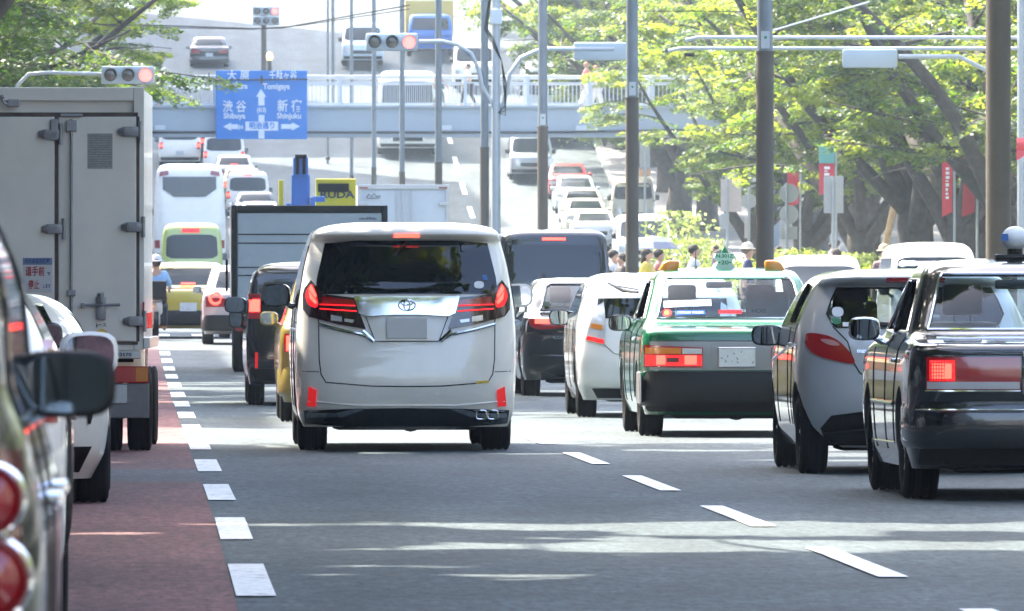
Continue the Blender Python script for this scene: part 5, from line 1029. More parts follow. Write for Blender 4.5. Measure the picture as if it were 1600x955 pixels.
# ================================================================ shrubs
def shrub_mesh(seed, n, r, h, size, m):
    rnd = random.Random(seed); P=[]; Nn=[]; S=[]; Tn=[]; tb = MB()
    for k in range(9):
        a = rnd.uniform(0, 6.28); e = Vector((math.cos(a)*r*.8, math.sin(a)*r*.8, h*rnd.uniform(.6, 1))); tb.tube([(0,0,0), e*.5+Vector((0,0,.1)), e], [.02,.015,.006], 4)
    for _ in range(n):
        a = rnd.uniform(0, 6.28); q = rnd.random()**.5; z = rnd.random()**.7; f = math.sqrt(max(0, 1-(z-.35)**2*1.6)); wob = 1+.25*math.sin(3*a+seed)+.15*math.sin(7*a)
        P.append((math.cos(a)*q*r*f*wob, math.sin(a)*q*r*f*wob, z*h)); Nn.append((rnd.gauss(0,1), rnd.gauss(0,1), rnd.gauss(.8,.6))); S.append(size*rnd.uniform(.6,1.3)); Tn.append(.5+rnd.gauss(0,.3))
    st = bpy.data.meshes.new('stem'); st.from_pydata(tb.v, [], tb.f); st.update(); st.materials.append(M['bark']); return st, leaves_mesh('foliage', P, Nn, S, Tn, M[m])
SH = [shrub_mesh(3, 900, .9, 1.5, .12, 'leaf_bright'), shrub_mesh(4, 900, 1.0, 1.2, .12, 'leaf'), shrub_mesh(6, 1100, 1.0, 2.2, .13, 'leaf_dark')]
def shrub(px, X, v, sc, label, group=None, zoff=.12):
    D = X*FPX/(px-235); r = thing('shrub', label, 'shrub', (X, D, G(D)+zoff), px, group or 'shrubs along the right pavement'); r.scale = (sc,)*3
    for nm, me in zip(('stem', 'foliage'), SH[v]): o = bpy.data.objects.new(nm, me); COL.objects.link(o); o.parent = r
for px, X, v, sc, lab in [(1063,18.4,0,1.5,'tall yellow green shrub left of the pink sign backs'),(1103,18.4,0,1.1,'yellow green shrub with tall shoot above the green taxi roof'),(1085,18.7,1,1.1,'dark green shrub beside the yellow green one'),(1178,18.3,1,1.0,'shrub behind the man in the pale cap'),
    (1215,18.3,1,1.2,'leafy shrub right of the pole behind the taxi'),(1243,18.3,0,1.1,'light green shrub near the road sign backs'),(1275,18.4,1,1.3,'green shrub under the square road sign'),(1335,18.3,0,1.0,'pale flowering shrub above the grey hatchback roof'),(1362,18.3,0,1.0,'pale shrub by the woman in the hat'),(1385,18.5,1,1.0,'shrub left of the boxy white van'),
    (945,19.2,2,1.7,'big dark bush under the footbridge'),(925,19.2,2,1.5,'bush behind the red oncoming car'),(1130,18.6,1,1.0,'small shrub at the foot of the sign post')]:
    shrub(px, X, v, sc, lab)
# ================================================================ poles
PB = mat('pole_brown', (.085,.075,.06), .7, var=.15, vscale=3, bump=.1); PG = mat('pole_grey', (.17,.20,.22), .5, .3, var=.12, vscale=3); PL = mat('galvanised', (.36,.40,.43), .45, .4, var=.1)
def pole(px, X, w, ysplit, label, top=16, sticker=True):
    D = X*FPX/(px-235); g = G(D); r = thing('street_pole', label, 'pole', (PX(px, D), D, g), 0, 'poles along the central reservation'); zs = PZ(ysplit, D)-g
    mb = MB(); mb.tube([(0,0,0),(0,0,zs)], w/2*1.13, 20); mb.lathe([(0,0),(0,w*.95),(.12,w*.9),(.15,w*.6),(.15,0)], 'z', (0,0,.16), 20); mb.build('lower_shaft', PB, r, True)
    mb = MB(); mb.tube([(0,0,zs-.05),(0,0,zs+.02),(0,0,top)], [w/2*1.02,w/2,w/2*.85], 20); mb.build('upper_shaft', PG, r, True)
    mb = MB(); mb.lathe([(0,w/2*1.15),(0,w/2*1.2),(.03,w/2*1.2),(.03,w/2*.9)], 'z', (0,0,zs), 20); mb.build('collar', PB, r, True)
    if sticker:
        mb = MB(); mb.box(-.055,.055,-w/2-.012,-w/2-.004,zs+.06,zs+.28); s_ = mb.build('label_plate', mat('label_pale', (.42,.46,.47), .5), r); mb = MB(); mb.lathe([(-.002,0),(-.002,.02),(.002,.02)], 'y', (0,-w/2-.014,zs+.2), 12); mb.build('label_dot', M['green_film'], s_)
    return r, D
POLES = {}
for px, w, ys, lab in [(1562,.205,-60,'thickest dark brown pole, near the right edge'),(1196,.20,83,'brown and grey pole rising behind the green taxi'),(988,.19,155,'brown and grey pole rising behind the white liftback'),(848,.19,200,'brown and grey pole rising behind the black van'),
    (757,.19,232,'grey pole beside the steel signal mast'),(685,.185,255,'slim grey pole right of the red signal'),(628,.17,270,'slim pole crossing the red signal'),(584,.16,263,'thin pole left of the red signal'),(549,.15,275,'thin pole right of the paired poles'),(520,.15,283,'right pole of the far pair')]:
    POLES[px] = pole(px, 7.8, w, ys, lab, sticker=px < 1500 and px > 840)
r, D = pole(512, 7.4, .11, 283, 'dark thin pole, left of the far pair', sticker=False)
# yellow green wrapped post base beyond
# steel mast with signal arm
def signal(parent, x, y, z, facing=-1, lit=True, sc=1.0, name='signal_head'):
    """horizontal three lens head; lenses face -Y when facing=-1"""
    HM = mat('signal_housing', (.34,.40,.43), .45, .2); mb = MB(); w, h = .62*sc, .21*sc
    mb.box(x-w, x+w, y-.07, y+.07, z-h, z+h, .06*sc); hd = mb.build(name, HM, parent, True)
    for k, (dx, col) in enumerate(((-.41, 'off'), (0, 'off'), (.41, 'red'))):
        cx = x+dx*sc*(1 if facing < 0 else -1); yy = y+facing*.075; rr = .15*sc
        mb = MB(); vs = []; fs = []; n = 24
        for (d, s_) in ((0, 1.12), (.16*sc, 1.12)):
            for i in range(n+1):
                t = -.35+ (math.pi+.7)*i/n; vs.append((cx+rr*s_*math.cos(t), yy+facing*d*(1 if 0 < t < math.pi else .5), z+rr*s_*math.sin(t)))
        for i in range(n): fs.append((i, i+1, n+2+i, n+1+i))
        mb.add(vs, fs); mb.lathe([(0,rr),(0,rr*1.15),(facing*.02,rr*1.15),(facing*.02,rr)], 'y', (cx, yy, z), 24); mb.build('visor', HM, hd, True)
        mb = MB(); mb.ell((cx, yy+facing*.005, z), (rr, .03, rr), 22, 8); mb.build('lens', M['red_signal'] if col == 'red' and lit else M['dark_lens'], hd, True)
    return hd
M['red_signal'] = emit('signal_red', (1,.10,.09), .75); M['dark_lens'] = mat('dark_lens', (.06,.055,.045), .15, coat=.6)
gm = Dm = 231
D = 226.0; g = G(D); Xm = PX(775, D)
mast = thing('signal_mast', 'steel mast with curved arm carrying the red traffic light, left of it', 'traffic light', (Xm, D, g))
mb = MB(); mb.tube([(0,0,0),(0,0,14)], [.105,.085], 18); mb.build('mast', PL, mast, True)
za = PZ(66, D)-g; xl = PX(655, D)-Xm
mb = MB(); q = [(-.1,.0,za-1.35),(-.32,0,za-.95),(-.38,0,za-.6),(-.55,0,za-.25),(-.85,0,za-.06),(-1.2,0,za+.02),(xl,0,za+.01)]; mb.tube(q, .05, 10); mb.build('arm', PL, mast, True)
signal(mast, PX(612, D)-Xm, -.05, za, sc=.93)
zb = PZ(80, D)-g; mb = MB(); mb.tube([(.12,0,zb-1.4),(.22,0,zb-.9),(.3,0,zb-.5),(.55,0,zb-.15),(1.0,0,zb+.05),(PX(960,D)-Xm,0,zb+.05)], .05, 10); mb.build('arm', PL, mast, True)
signal(mast, PX(938, D)-Xm, .05, zb, facing=1, lit=False, sc=.95, name='signal_head')
mb = MB(); mb.box(-.13,.13,-.17,-.09,PZ(38,D)-g,PZ(14,D)-g,.03); mb.build('junction_box', mat('box_pale', (.5,.55,.57), .5), mast)
mb = MB(); z1 = PZ(130,D)-g
for k in range(3): mb.tube([(-.12-.02*k,-.1,PZ(0,D)-g),(-.2-.03*k,-.1,PZ(45,D)-g),(-.05,-.1,PZ(62+6*k,D)-g),(.12,-.1,PZ(95,D)-g),(.16+.03*k,-.1,z1),(.2,-.1,PZ(165+8*k,D)-g),(.05,-.1,PZ(176,D)-g)], .012, 5)
mb.build('cable', M['plast'], mast, True)
# left signal
D = 205.0; Xl = -5.2; g = G(D)
lm = thing('signal_mast', 'traffic light with red lamp lit above the white box truck at left', 'traffic light', (Xl, D, g)); zc = PZ(118, D)-g
mb = MB(); mb.tube([(0,0,0),(0,0,zc+.2)], .09, 14); mb.build('mast', PL, lm, True)
mb = MB(); mb.tube([(0,0,zc-.9),(PX(20,D)-Xl,0,zc-.55),(PX(28,D)-Xl,0,zc-.2),(PX(45,D)-Xl,0,zc+.02),(PX(75,D)-Xl,0,zc+.05),(PX(165,D)-Xl,0,zc+.02)], .04, 8); mb.build('arm', PL, lm, True)
signal(lm, PX(200, D)-Xl, -.05, zc, sc=.86)
# right gantry with pipes and signal back
D = 225.0; g = G(D); Xr = 19.2
gt = thing('signal_gantry', 'long pipe arms with the back of a traffic light, crossing the green crowns at right', 'traffic light', (Xr, D, g))
mb = MB(); mb.tube([(0,0,0),(0,0,9)], .12, 14); mb.build('mast', PL, gt, True)
for py, x0 in ((58,1072),(75,1045)):
    mb = MB(); z = PZ(py, D)-g; mb.tube([(0,.1,z),(PX(x0+20,D)-Xr,.1,z),(PX(x0,D)-Xr,.1,z-.06)], .04, 8); mb.build('arm', PL, gt, True)
mb = MB(); mb.tube([(PX(1405,D)-Xr,-.1,PZ(88,D)-g),(PX(1500,D)-Xr,-.1,PZ(88,D)-g),(PX(1545,D)-Xr,0,PZ(110,D)-g)], .05, 8); mb.build('arm', PL, gt, True)
signal(gt, PX(1360, D)-Xr, -.1, PZ(91, D)-g, facing=1, lit=False, sc=.98)
mb = MB(); mb.box(PX(1070,D)-Xr, PX(1086,D)-Xr, 0,.15, PZ(88,D)-g, PZ(82,D)-g, .02); mb.build('camera_box', M['plast'], gt)
# far signals
D = 452.0; g = G(D); fx = PX(412, D)
fs_ = thing('signal_mast', 'distant traffic light with small red lamp at the top of the far hill', 'traffic light', (fx, D, g)); zc = PZ(18, D)-g
mb = MB(); mb.tube([(0,0,0),(0,0,zc)], .12, 10); mb.build('mast', PB, fs_, True); signal(fs_, .1, -.1, zc, sc=.95); signal(fs_, .1, -.1, zc-.42, lit=False, sc=.95)
D = 448.0; bc = thing('beacon_post', 'short post with glowing amber beacon above the blue sign', 'beacon', (PX(421,D), D, G(D))); zc = PZ(94,D)-G(D)
mb = MB(); mb.tube([(0,0,0),(0,0,zc)], .1, 10); mb.build('post', PB, bc); mb = MB(); mb.ell((0,0,zc+.15), (.14,.14,.2), 12, 8); mb.build('beacon_lamp', emit('amber', (1,.5,.08), 1.6), bc, True)
# ================================================================ footbridge
D = 385.0; XL, XRt = -14.0, PX(1230, D)+1
zd0, zd1 = PZ(213, D), PZ(166, D)
br = thing('footbridge', 'pale blue steel footbridge with railings spanning the avenue', 'footbridge', (0, D, 0))
GM = mat('girder_paint', (.31,.37,.41), .5, .1, var=.08, vscale=.4); RM = mat('railing_paint', (.45,.50,.52), .5, .2)
mb = MB(); mb.box(XL, XRt, 0, .25, zd0, zd1); mb.box(XL, XRt, -.12, .0, zd0-.02, zd0+.05); mb.box(XL, XRt, -.12, 0, zd1-.06, zd1+.02)
mb.build('girder', GM, br); mb = MB(); mb.box(XL, XRt, 3.0, 3.25, zd0, zd1); mb.build('girder', GM, br)
mb = MB(); mb.box(XL, XRt, .252, 2.998, zd1-.12, zd1); mb.build('deck', M['paving'], br)
for y0 in (.05, 3.1):
    mb = MB(); zt = zd1+1.12
    mb.tube([(XL, y0, zt), (XRt, y0, zt)], .045, 8); mb.tube([(XL, y0, zt-.24), (XRt, y0, zt-.24)], .03, 6); mb.tube([(XL, y0, zd1+.1), (XRt, y0, zd1+.1)], .03, 6)
    x = XL
    while x < XRt: mb.box(x-.06, x+.06, y0-.05, y0+.05, zd1, zt-.02); x += 2.35
    x = XL+.1
    while x < XRt:
        mb.box(x-.011, x+.011, y0-.011, y0+.011, zd1+.1, zt-.24); x += .155
    mb.build('railing', RM, br)
mb = MB(); mb.tube([(XL, -.15, PZ(207,D)), (PX(850,D), -.15, PZ(207,D)), (PX(1150,D), -.15, PZ(202,D)), (XRt, -.15, PZ(196,D))], .05, 6); mb.build('conduit', M['plast'], br)
for x in (-5.5, XRt-1.6):
    mb = MB(); mb.box(x-.4, x+.4, 1.2, 2.0, G(D)-1, zd0); mb.build('pier', GM, br)
for k, px in enumerate((250, 697, 908)):
    mb = MB(); mb.box(PX(px,D)-.2, PX(px,D)+.2, -.18, -.13, PZ(204,D), PZ(196,D), .02); mb.build('bridge_lamp', mat('box_pale', (.5,.5,.5)), br)
# blue direction sign
SBM = mat('sign_blue', (.0,.17,.54), .7, var=.05, vscale=2, spec=.2); WM = mat('sign_letter_white', (.60,.68,.74), .5)
sx0, sx1, sz0, sz1 = PX(337, D), PX(479.5, D), PZ(218, D), PZ(111, D)
sgn = thing('direction_sign', 'large blue direction sign with white arrows fixed to the footbridge', 'road sign', ((sx0+sx1)/2, D-.55, (sz0+sz1)/2)); W_, H_ = (sx1-sx0)/2, (sz1-sz0)/2
mb = MB(); mb.box(-W_, W_, 0, .05, -H_, H_, .02); mb.build('panel', SBM, sgn); mb = MB(); mb.tube([(-W_*1.15,-.03,H_*.72),(W_,-.03,H_*.75)], .03, 6); mb.tube([(-W_*1.15,-.03,H_*.6),(-W_*1.15,-.03,H_*.95)], .03, 6); mb.box(-.04,.04,-.05,.0,H_*.62,H_*.85); mb.build('sign_rail', M['plast'], sgn)
def gx(cx): return (330+cx/7.64-408.2)/FPX*D
def gz(cy): return -(100+cy/7.64-164.5)/FPX*D
mb = MB(); a = -.012; b = -.0
mb.prism([(gx(535),gz(395)),(gx(590),gz(300)),(gx(652),gz(395)),(gx(632),gz(400)),(gx(632),gz(500)),(gx(560),gz(500)),(gx(560),gz(400))][::-1], a, b)
mb.box(gx(562), gx(632), a, b, gz(895), gz(612)); mb.box(gx(405), gx(561), a, b, gz(800), gz(692)); mb.box(gx(633), gx(795), a, b, gz(800), gz(692))
mb.prism([(gx(140),gz(752)),(gx(235),gz(705)),(gx(235),gz(725)),(gx(318),gz(725)),(gx(318),gz(780)),(gx(235),gz(780)),(gx(235),gz(800))][::-1], a, b)
mb.prism([(gx(1055),gz(748)),(gx(960),gz(700)),(gx(960),gz(722)),(gx(832),gz(722)),(gx(832),gz(778)),(gx(960),gz(778)),(gx(960),gz(798))], a, b)
mb.build('arrow', WM, sgn)
for s_, cx, cy, w_, h_, m_ in (('大 原',320,150,270,100,WM),('Ohara',330,272,200,70,WM),('千駄ヶ谷',855,150,330,100,WM),('Tomigaya',775,275,320,75,WM),('渋 谷',275,520,280,120,WM),('Shibuya',275,625,260,75,WM),('新 宿',930,515,290,125,WM),('Shinjuku',925,625,290,75,WM),('明治通り',600,745,300,70,SBM),('Jct',350,755,60,50,WM),('(413)',597,555,105,60,WM)):
    text_obj('lettering', s_, h_/7.64/FPX*D*1.25, m_, sgn, (gx(cx), -.02, gz(cy)), w=w_/7.64/FPX*D, depth=.006, bold=.008)
# ================================================================ signs seen from behind, banners
SB = mat('sign_back', (.40,.42,.42), .55, .3, var=.1); SP = mat('sign_back_pink', (.48,.42,.40), .6, var=.1)
def post_sign(px, X, plates, yb, label, name='road_sign'):
    D = X*FPX/(px-235); g = G(D); r = thing(name, label, 'road sign', (X, D, g)); mb = MB(); top = max(p[2] for p in plates)
    mb.tube([(0,0,0),(0,0,PZ(min(p[1] for p in plates), D)-g)], .045, 10); mb.build('post', PL, r, True)
    for (kind, y0, y1, w, m_, dx) in [(p[0], p[1], p[2], p[3], p[4], p[5]) for p in plates]:
        z0, z1 = PZ(y1, D)-g, PZ(y0, D)-g; ww = w/FPX*D/2; cx = dx/FPX*D; mb = MB()
        if kind == 'r': mb.box(cx-ww, cx+ww, .05, .08, z0, z1, .02)
        else: mb.lathe([(-.015,0),(-.015,ww),(.015,ww),(.015,0)], 'y', (cx, .06, (z0+z1)/2), 26)
        mb.build('sign_plate', m_, r)
    return r
post_sign(1137, 18.6, [('r',280,331,32,SP,6),('r',333,358,14,SB,-4)], 400, 'pinkish back of a rectangular road sign on a post above the taxi')
post_sign(1171, 18.6, [('c',292,336,24,SB,0),('r',338,372,8,SP,-3)], 400, 'round sign back left of the dark pole')
post_sign(1230, 18.6, [('c',286,318,30,SB,4),('c',318,352,30,SB,4),('r',354,374,26,SB,4)], 400, 'stack of two round sign backs right of the dark pole')
post_sign(1303, 18.6, [('r',275,333,31,SB,1)], 400, 'square grey green road sign back on a thin post')
post_sign(1008, 19.0, [('r',222,262,16,SB,0),('r',264,276,18,mat('pale_orange', (.6,.35,.2), .6),0)], 330, 'tall pale sign by the brown pole under the footbridge')
BR = mat('banner_red', (.55,.03,.05), .6, var=.08); BT = mat('banner_teal', (.10,.34,.30), .6)
def banner(px, X, y0, y1, w, label, teal=False, lean=0, txt=None):
    D = X*FPX/(px-235); g = G(D); r = thing('banner', label, 'banner', (X, D, g), 0, 'red shop banners along the pavement'); ww = w/FPX*D/2; z0, z1 = PZ(y1, D)-g, PZ(y0, D)-g
    mb = MB(); mb.tube([(ww+.05,0,0),(ww+.05,0,z1+.3)], .03, 8); mb.build('pole', PL, r, True)
    n = 8; vs = []; fs = []
    for k in range(n+1):
        z = z0+(z1-z0)*k/n; q = math.sin(k*.9)*.04
        for y in (q, q+.012): vs += [(-ww+lean*(1-k/n), y, z-(.12 if k == 0 else 0)), (ww, y, z)]
    for k in range(n): i = k*4; fs += [(i, i+1, i+5, i+4), (i+2, i+6, i+7, i+3), (i, i+4, i+6, i+2), (i+1, i+3, i+7, i+5)]
    c = mesh_obj('cloth', vs, fs, BR, r)
    if teal: mb = MB(); mb.box(-ww, ww, -.01, .03, z1, z1+.5); mb.build('cloth_top', BT, r)
    if txt:
        rr_ = random.Random(len(txt)); mb = MB(); zz = z1-(z1-z0)*.12
        while zz > z0+(z1-z0)*.3: h_ = .03+.05*rr_.random(); mb.box(-ww*.35, ww*(.05+.35*rr_.random()), -.07, -.062, zz-h_, zz); zz -= h_+.035
        mb.build('printed_lines', M['white'], c)
banner(1482, 18.7, 252, 331, 16, 'long red banner with white lettering right of the largest tree', txt='TOKYO')
banner(1518, 18.7, 240, 331, 15, 'red banner tapering wide at its foot left of the thick pole', lean=-.08)
banner(1293, 19.0, 255, 298, 24, 'short pink red banner with teal top between two trees', teal=True, txt='UP')
banner(1240, 19.0, 262, 318, 18, 'pink red banner behind the round sign backs'); banner(1598, 18.7, 215, 242, 14, 'small red banner at the right edge of the picture')
# leaning wooden prop
D = 20.4*FPX/(1372-235); pr = thing('tree_prop', 'yellowish wooden prop leaning against the trees by the woman in the hat', 'wooden prop', (20.4, D, G(D)))
mb = MB(); WD = mat('prop_wood', (.38,.26,.12), .8, var=.3)
mb.tube([(PX(1375,D)-20.4,-.3,PZ(392,D)-G(D)-.6),(PX(1398,D)-20.4,-.2,PZ(320,D)-G(D)),(PX(1410,D)-20.4,0,PZ(262,D)-G(D))], .1, 8); mb.build('prop', WD, pr, True)
# ================================================================ buildings behind the pavement
def building(x, y0, y1, h, label, wallm, side=1, floor=3.6, bay=3.0, shop=True, group=None, name='shop_building'):
    """facade faces the road; side=1 for the right of the road"""
    g = G((y0+y1)/2); r = thing(name, label, 'building', (x, y0, g), 0, group); L_ = y1-y0; dep = 12
    mb = MB(); xa, xb = (0, dep) if side > 0 else (-dep, 0); nfl = int(h/floor); nb = max(1, int(L_/bay)); fy = -.0
    mb.box(xa, xb, 0, L_, -2, h); mb.build('wall', wallm, r)
    mb = MB(); x0 = -.12*side
    for f in range(nfl):
        mb.box(min(x0,-.01*side), max(x0,-.01*side), 0, L_, f*floor+floor-.45, f*floor+floor-.15)
    mb.box(min(-.3*side,-.01*side), max(-.3*side,-.01*side), -.1, L_+.1, h-.1, h+.5); mb.build('cornice', M['kerb'], r)
    for f in range(nfl):
        for b in range(nb):
            yc = (b+.5)*L_/nb; ww = L_/nb*.38 if not (shop and f == 0) else L_/nb*.45; z0 = f*floor+(.9 if not (shop and f == 0) else .1); z1 = f*floor+floor-.7
            m1 = MB(); m1.box(min(-.05*side,-.01*side), max(-.05*side,-.01*side), yc-ww, yc+ww, z0, z1); w_ = m1.build('window', M['far_glass'], r)
    return r
W1 = mat('facade_dark', (.10,.11,.12), .7, var=.2, vscale=1); W2 = mat('facade_beige', (.46,.42,.36), .8, var=.15, vscale=1); W3 = mat('facade_grey', (.22,.23,.24), .7, var=.15, vscale=1)
for k, (y0, y1, h, wm, lab) in enumerate([(170,196,12,W3,'grey shop building at the right edge behind the trees'),(197,226,14,W1,'dark shop building behind the largest tree'),(227,258,11,W2,'beige shop building behind the banners'),(259,292,15,W1,'dark tall shop building behind the sign backs'),(293,330,12,W3,'grey shop building behind the leaning tree'),(331,372,14,W1,'dark shop building next to the footbridge')]):
    building(31, y0, y1, h, lab, wm)
for k, (y0, y1, h, wm) in enumerate([(-90,-55,16,W2),(-54,-20,22,W3),(-19,20,27,W2),(21,60,27,W1),(61,110,15,W3)]):  # tallest unseen blocks raised so the left ones shade the nearest car
    building(29, y0, y1, h, 'building along the right pavement, outside the picture', wm, group='buildings outside the picture'); building(-12, y0, y1, h*.9, 'building along the left pavement, outside the picture', wm, side=-1, group='buildings outside the picture', floor=3.4)
building(-30, -84, -76, 13, 'unseen building added behind the camera to fill the reflections', W3, side=1, group='buildings outside the picture'); building(-17.9, -84, -76, 16, 'unseen building added behind the camera to fill the reflections', W2, group='buildings outside the picture'); building(-5.8, -84, -76, 12, 'unseen building added behind the camera to fill the reflections', W1, group='buildings outside the picture'); building(6.3, -84, -76, 15, 'unseen building added behind the camera to fill the reflections', W3, group='buildings outside the picture'); building(18.4, -84, -76, 12, 'unseen building added behind the camera to fill the reflections', W2, group='buildings outside the picture')  # unseen blocks added to darken mirror and chrome reflections and bounce sunlight
for k, (y0, y1, h) in enumerate([(112,128,26),(134,150,22),(158,196,26),(212,236,24),(244,282,32),(290,322,34),(332,360,30),(368,392,40),(399,418,38),(428,446,44),(458,474,46),(490,506,50)]): building(-14.5, y0, y1, h, 'unseen tall building added beyond the left edge to shade the road', [W1,W2,W3][k % 3], side=-1, group='added shade buildings beyond the left edge')  # unseen blocks added as shade casters, heights and gaps shaped for sun bands
# ================================================================ people
def person(label, X, D, z, facing, shirt, trousers, hair=(.03,.025,.02), pose='stand', hat=None, bag=None, H=1.68, longhair=False, umbrella=None, group='people crossing the road', skirt=False, ride=False):
    k = H/1.7; r = thing('person', label, 'person', (X, D, z), facing, group)
    st = {'stand': (.04,-.04), 'walk': (.28,-.26)}.get(pose, (.05,-.05)); ln = .0
    kb = [0, 0]
    pel = (0,0,.92); chest = (0,.02,1.30); neck = (0,.01,1.47)
    V = {'pel': pel, 'belly': (0,.01,1.1), 'chest': chest, 'neck': neck, 'headb': (0,-.01,1.54), 'headm': (0,-.015,1.60), 'headt': (0,0,1.68)}
    Rr = {'pel': .15, 'belly': .135, 'chest': .155, 'neck': .055, 'headb': .075, 'headm': .10, 'headt': .075}; E = [('pel','belly'),('belly','chest'),('chest','neck'),('neck','headb'),('headb','headm'),('headm','headt')]
    for s, sw_ in ((-1, st[0]), (1, st[1])):
        V['hip%d' % s] = (s*.09, 0, .86); V['kn%d' % s] = (s*.10, -sw_*.55-.03, .48); V['an%d' % s] = (s*.10, -sw_+.03, .09); V['toe%d' % s] = (s*.11, -sw_-.13, .03)
        V['sh%d' % s] = (s*.17, .01, 1.40); aw = -sw_*.7
        if pose == 'phone' and s == 1 or umbrella and s == 1: V['el%d' % s] = (s*.24,-.10,1.16); V['wr%d' % s] = (s*.15,-.28,1.25); V['ha%d' % s] = (s*.13,-.33,1.30)
        elif ride: V['el%d' % s] = (s*.26,-.15,1.16); V['wr%d' % s] = (s*.25,-.38,1.08); V['ha%d' % s] = (s*.25,-.45,1.06)
        else: V['el%d' % s] = (s*.23,-aw*.4+.03,1.13); V['wr%d' % s] = (s*.25,-aw-.06,.90); V['ha%d' % s] = (s*.25,-aw-.08,.80)
        if ride: V['kn%d' % s] = (s*.16,-.40,.80); V['an%d' % s] = (s*.16,-.30,.38); V['toe%d' % s] = (s*.16,-.46,.34)
        for n_, q in (('hip',.095),('kn',.06),('an',.042),('toe',.035),('sh',.06),('el',.04),('wr',.027),('ha',.036)): Rr[n_+str(s)] = q
        E += [('pel','hip%d' % s),('hip%d' % s,'kn%d' % s),('kn%d' % s,'an%d' % s),('an%d' % s,'toe%d' % s),('chest','sh%d' % s),('sh%d' % s,'el%d' % s),('el%d' % s,'wr%d' % s),('wr%d' % s,'ha%d' % s)]
    def skin(name, names, edges, m_, fat=1.0, add=0):
        idx = {n_: i for i, n_ in enumerate(names)}; me = bpy.data.meshes.new(name); me.from_pydata([tuple(c*k for c in V[n_]) for n_ in names], [(idx[a], idx[b]) for a, b in edges], []); o = bpy.data.objects.new(name, me); COL.objects.link(o)
        md = o.modifiers.new('s', 'SKIN'); md.use_smooth_shade = True
        for i, n_ in enumerate(names): q = (Rr[n_]*fat+add)*k; me.skin_vertices[0].data[i].radius = (q*1.15 if n_ in ('chest','belly','pel') else q, q*.8 if n_ in ('chest','belly','pel') else q)
        me.skin_vertices[0].data[0].use_root = True; o.modifiers.new('u', 'SUBSURF').levels = 1; bpy.context.view_layer.update()
        m2 = bpy.data.meshes.new_from_object(o.evaluated_get(bpy.context.evaluated_depsgraph_get())); bpy.data.objects.remove(o); bpy.data.meshes.remove(me); m2.name = name; m2.materials.clear(); m2.materials.append(m_)
        o = bpy.data.objects.new(name, m2); COL.objects.link(o); o.parent = r; return o
    sk = mat('skin', (.42,.26,.18), .6, var=.05); skin('body', list(V), E, sk)
    cm = lambda nm, c: mat(nm+'_%02x%02x%02x' % tuple(int(255*q) for q in c), c, .85, var=.12)
    ns = ['chest','belly','pel','sh-1','sh1','el-1','el1']; skin('shirt', ns, [('chest','belly'),('belly','pel'),('chest','sh-1'),('chest','sh1'),('sh-1','el-1'),('sh1','el1')], cm('shirt', shirt), 1.05, .018)
    nt2 = ['pel','hip-1','hip1','kn-1','kn1','an-1','an1']; skin('trousers', nt2, [('pel','hip-1'),('pel','hip1'),('hip-1','kn-1'),('hip1','kn1'),('kn-1','an-1'),('kn1','an1')], cm('trousers', trousers), 1.05, .014 if not skirt else .05)
    hm = cm('hair', hair); mb = MB(); mb.ell((0,.025*k,1.635*k), (.098*k,.11*k,.098*k), 16, 10)
    if longhair: mb.ell((0,.06*k,1.50*k), (.09*k,.07*k,.17*k), 14, 8)
    mb.build('hair', hm, r, True)
    f = MB()
    for s in (-1, 1): f.ell((s*.033*k,-.106*k,1.615*k), (.012*k,.008*k,.007*k), 8, 6)
    f.build('eyes', M['ink'], r, True); f = MB(); f.ell((0,-.118*k,1.585*k), (.013*k,.018*k,.022*k), 8, 6); f.build('nose', sk, r, True)
    for s in (-1, 1):     # fingers
        h = V['ha%d' % s]; w = V['wr%d' % s]; d = (Vector(h)-Vector(w)).normalized(); f = MB()
        for i, L_ in enumerate((.06,.07,.065,.05)):
            o_ = Vector(h)+Vector((0,(i-1.5)*.018,0)); f.tube([tuple(o_*k), tuple((o_+d*L_*.6)*k), tuple((o_+d*L_+Vector((-s*.01,-.01,0)))*k)], [.009*k,.008*k,.006*k], 5)
        o_ = Vector(h)+Vector((-s*.02,-.02,.0)); f.tube([tuple(o_*k), tuple((o_+d*.03+Vector((-s*.01,-.025,0)))*k)], [.01*k,.007*k], 5); f.build('fingers', sk, r, True)
    if hat:
        mb = MB(); hh = cm('hat', hat); mb.lathe([(-.02,.15),(0,.155),(.01,.11),(.07,.105),(.11,.07),(.12,0)], 'z', (0,.01*k,1.655*k), 20); mb.build('hat', hh, r, True)
    if bag: mb = MB(); mb.box(.22*k,.30*k,-.2,.12,.55*k,.85*k,.03); mb.tube([(.26*k,-.12,.85*k),(.22*k,-.04,.95*k),(.26*k,.05,.85*k)], .01, 5); mb.build('bag', cm('bag', bag), r, True)
    return r
def umbrella_thing(X, D, z, col, label):
    r = thing('umbrella', label, 'umbrella', (X, D, z)); n = 8; vs = [(0,0,.62)]; fs = []
    for j, (q, h) in enumerate(((.2,.58),(.38,.49),(.52,.36))):
        for i in range(n): a = 2*math.pi*i/n; vs.append((q*math.cos(a), q*math.sin(a), h))
    for i in range(n): fs.append((0, 1+i, 1+(i+1) % n)); fs += [(1+i, 1+n+i, 1+n+(i+1) % n, 1+(i+1) % n), (1+n+i, 1+2*n+i, 1+2*n+(i+1) % n, 1+n+(i+1) % n)]
    c = mesh_obj('canopy', vs, fs, mat('umbrella_cloth', col, .8), r); md = c.modifiers.new('s', 'SOLIDIFY'); md.thickness = .006
    mb = MB(); mb.tube([(0,0,-.22),(0,0,.66)], .008, 6); mb.build('shaft', M['steel'], r)
def ped(px, D, py_head, **kw):
    z = PZ(py_head, D)-kw.get('H', 1.68); gg = G(D); z = gg if abs(z-gg) < .35 else z
    kw['H'] = max(1.45, min(1.85, PZ(py_head, D)-z)); return person(X=PX(px, D), D=D, z=z, **kw)
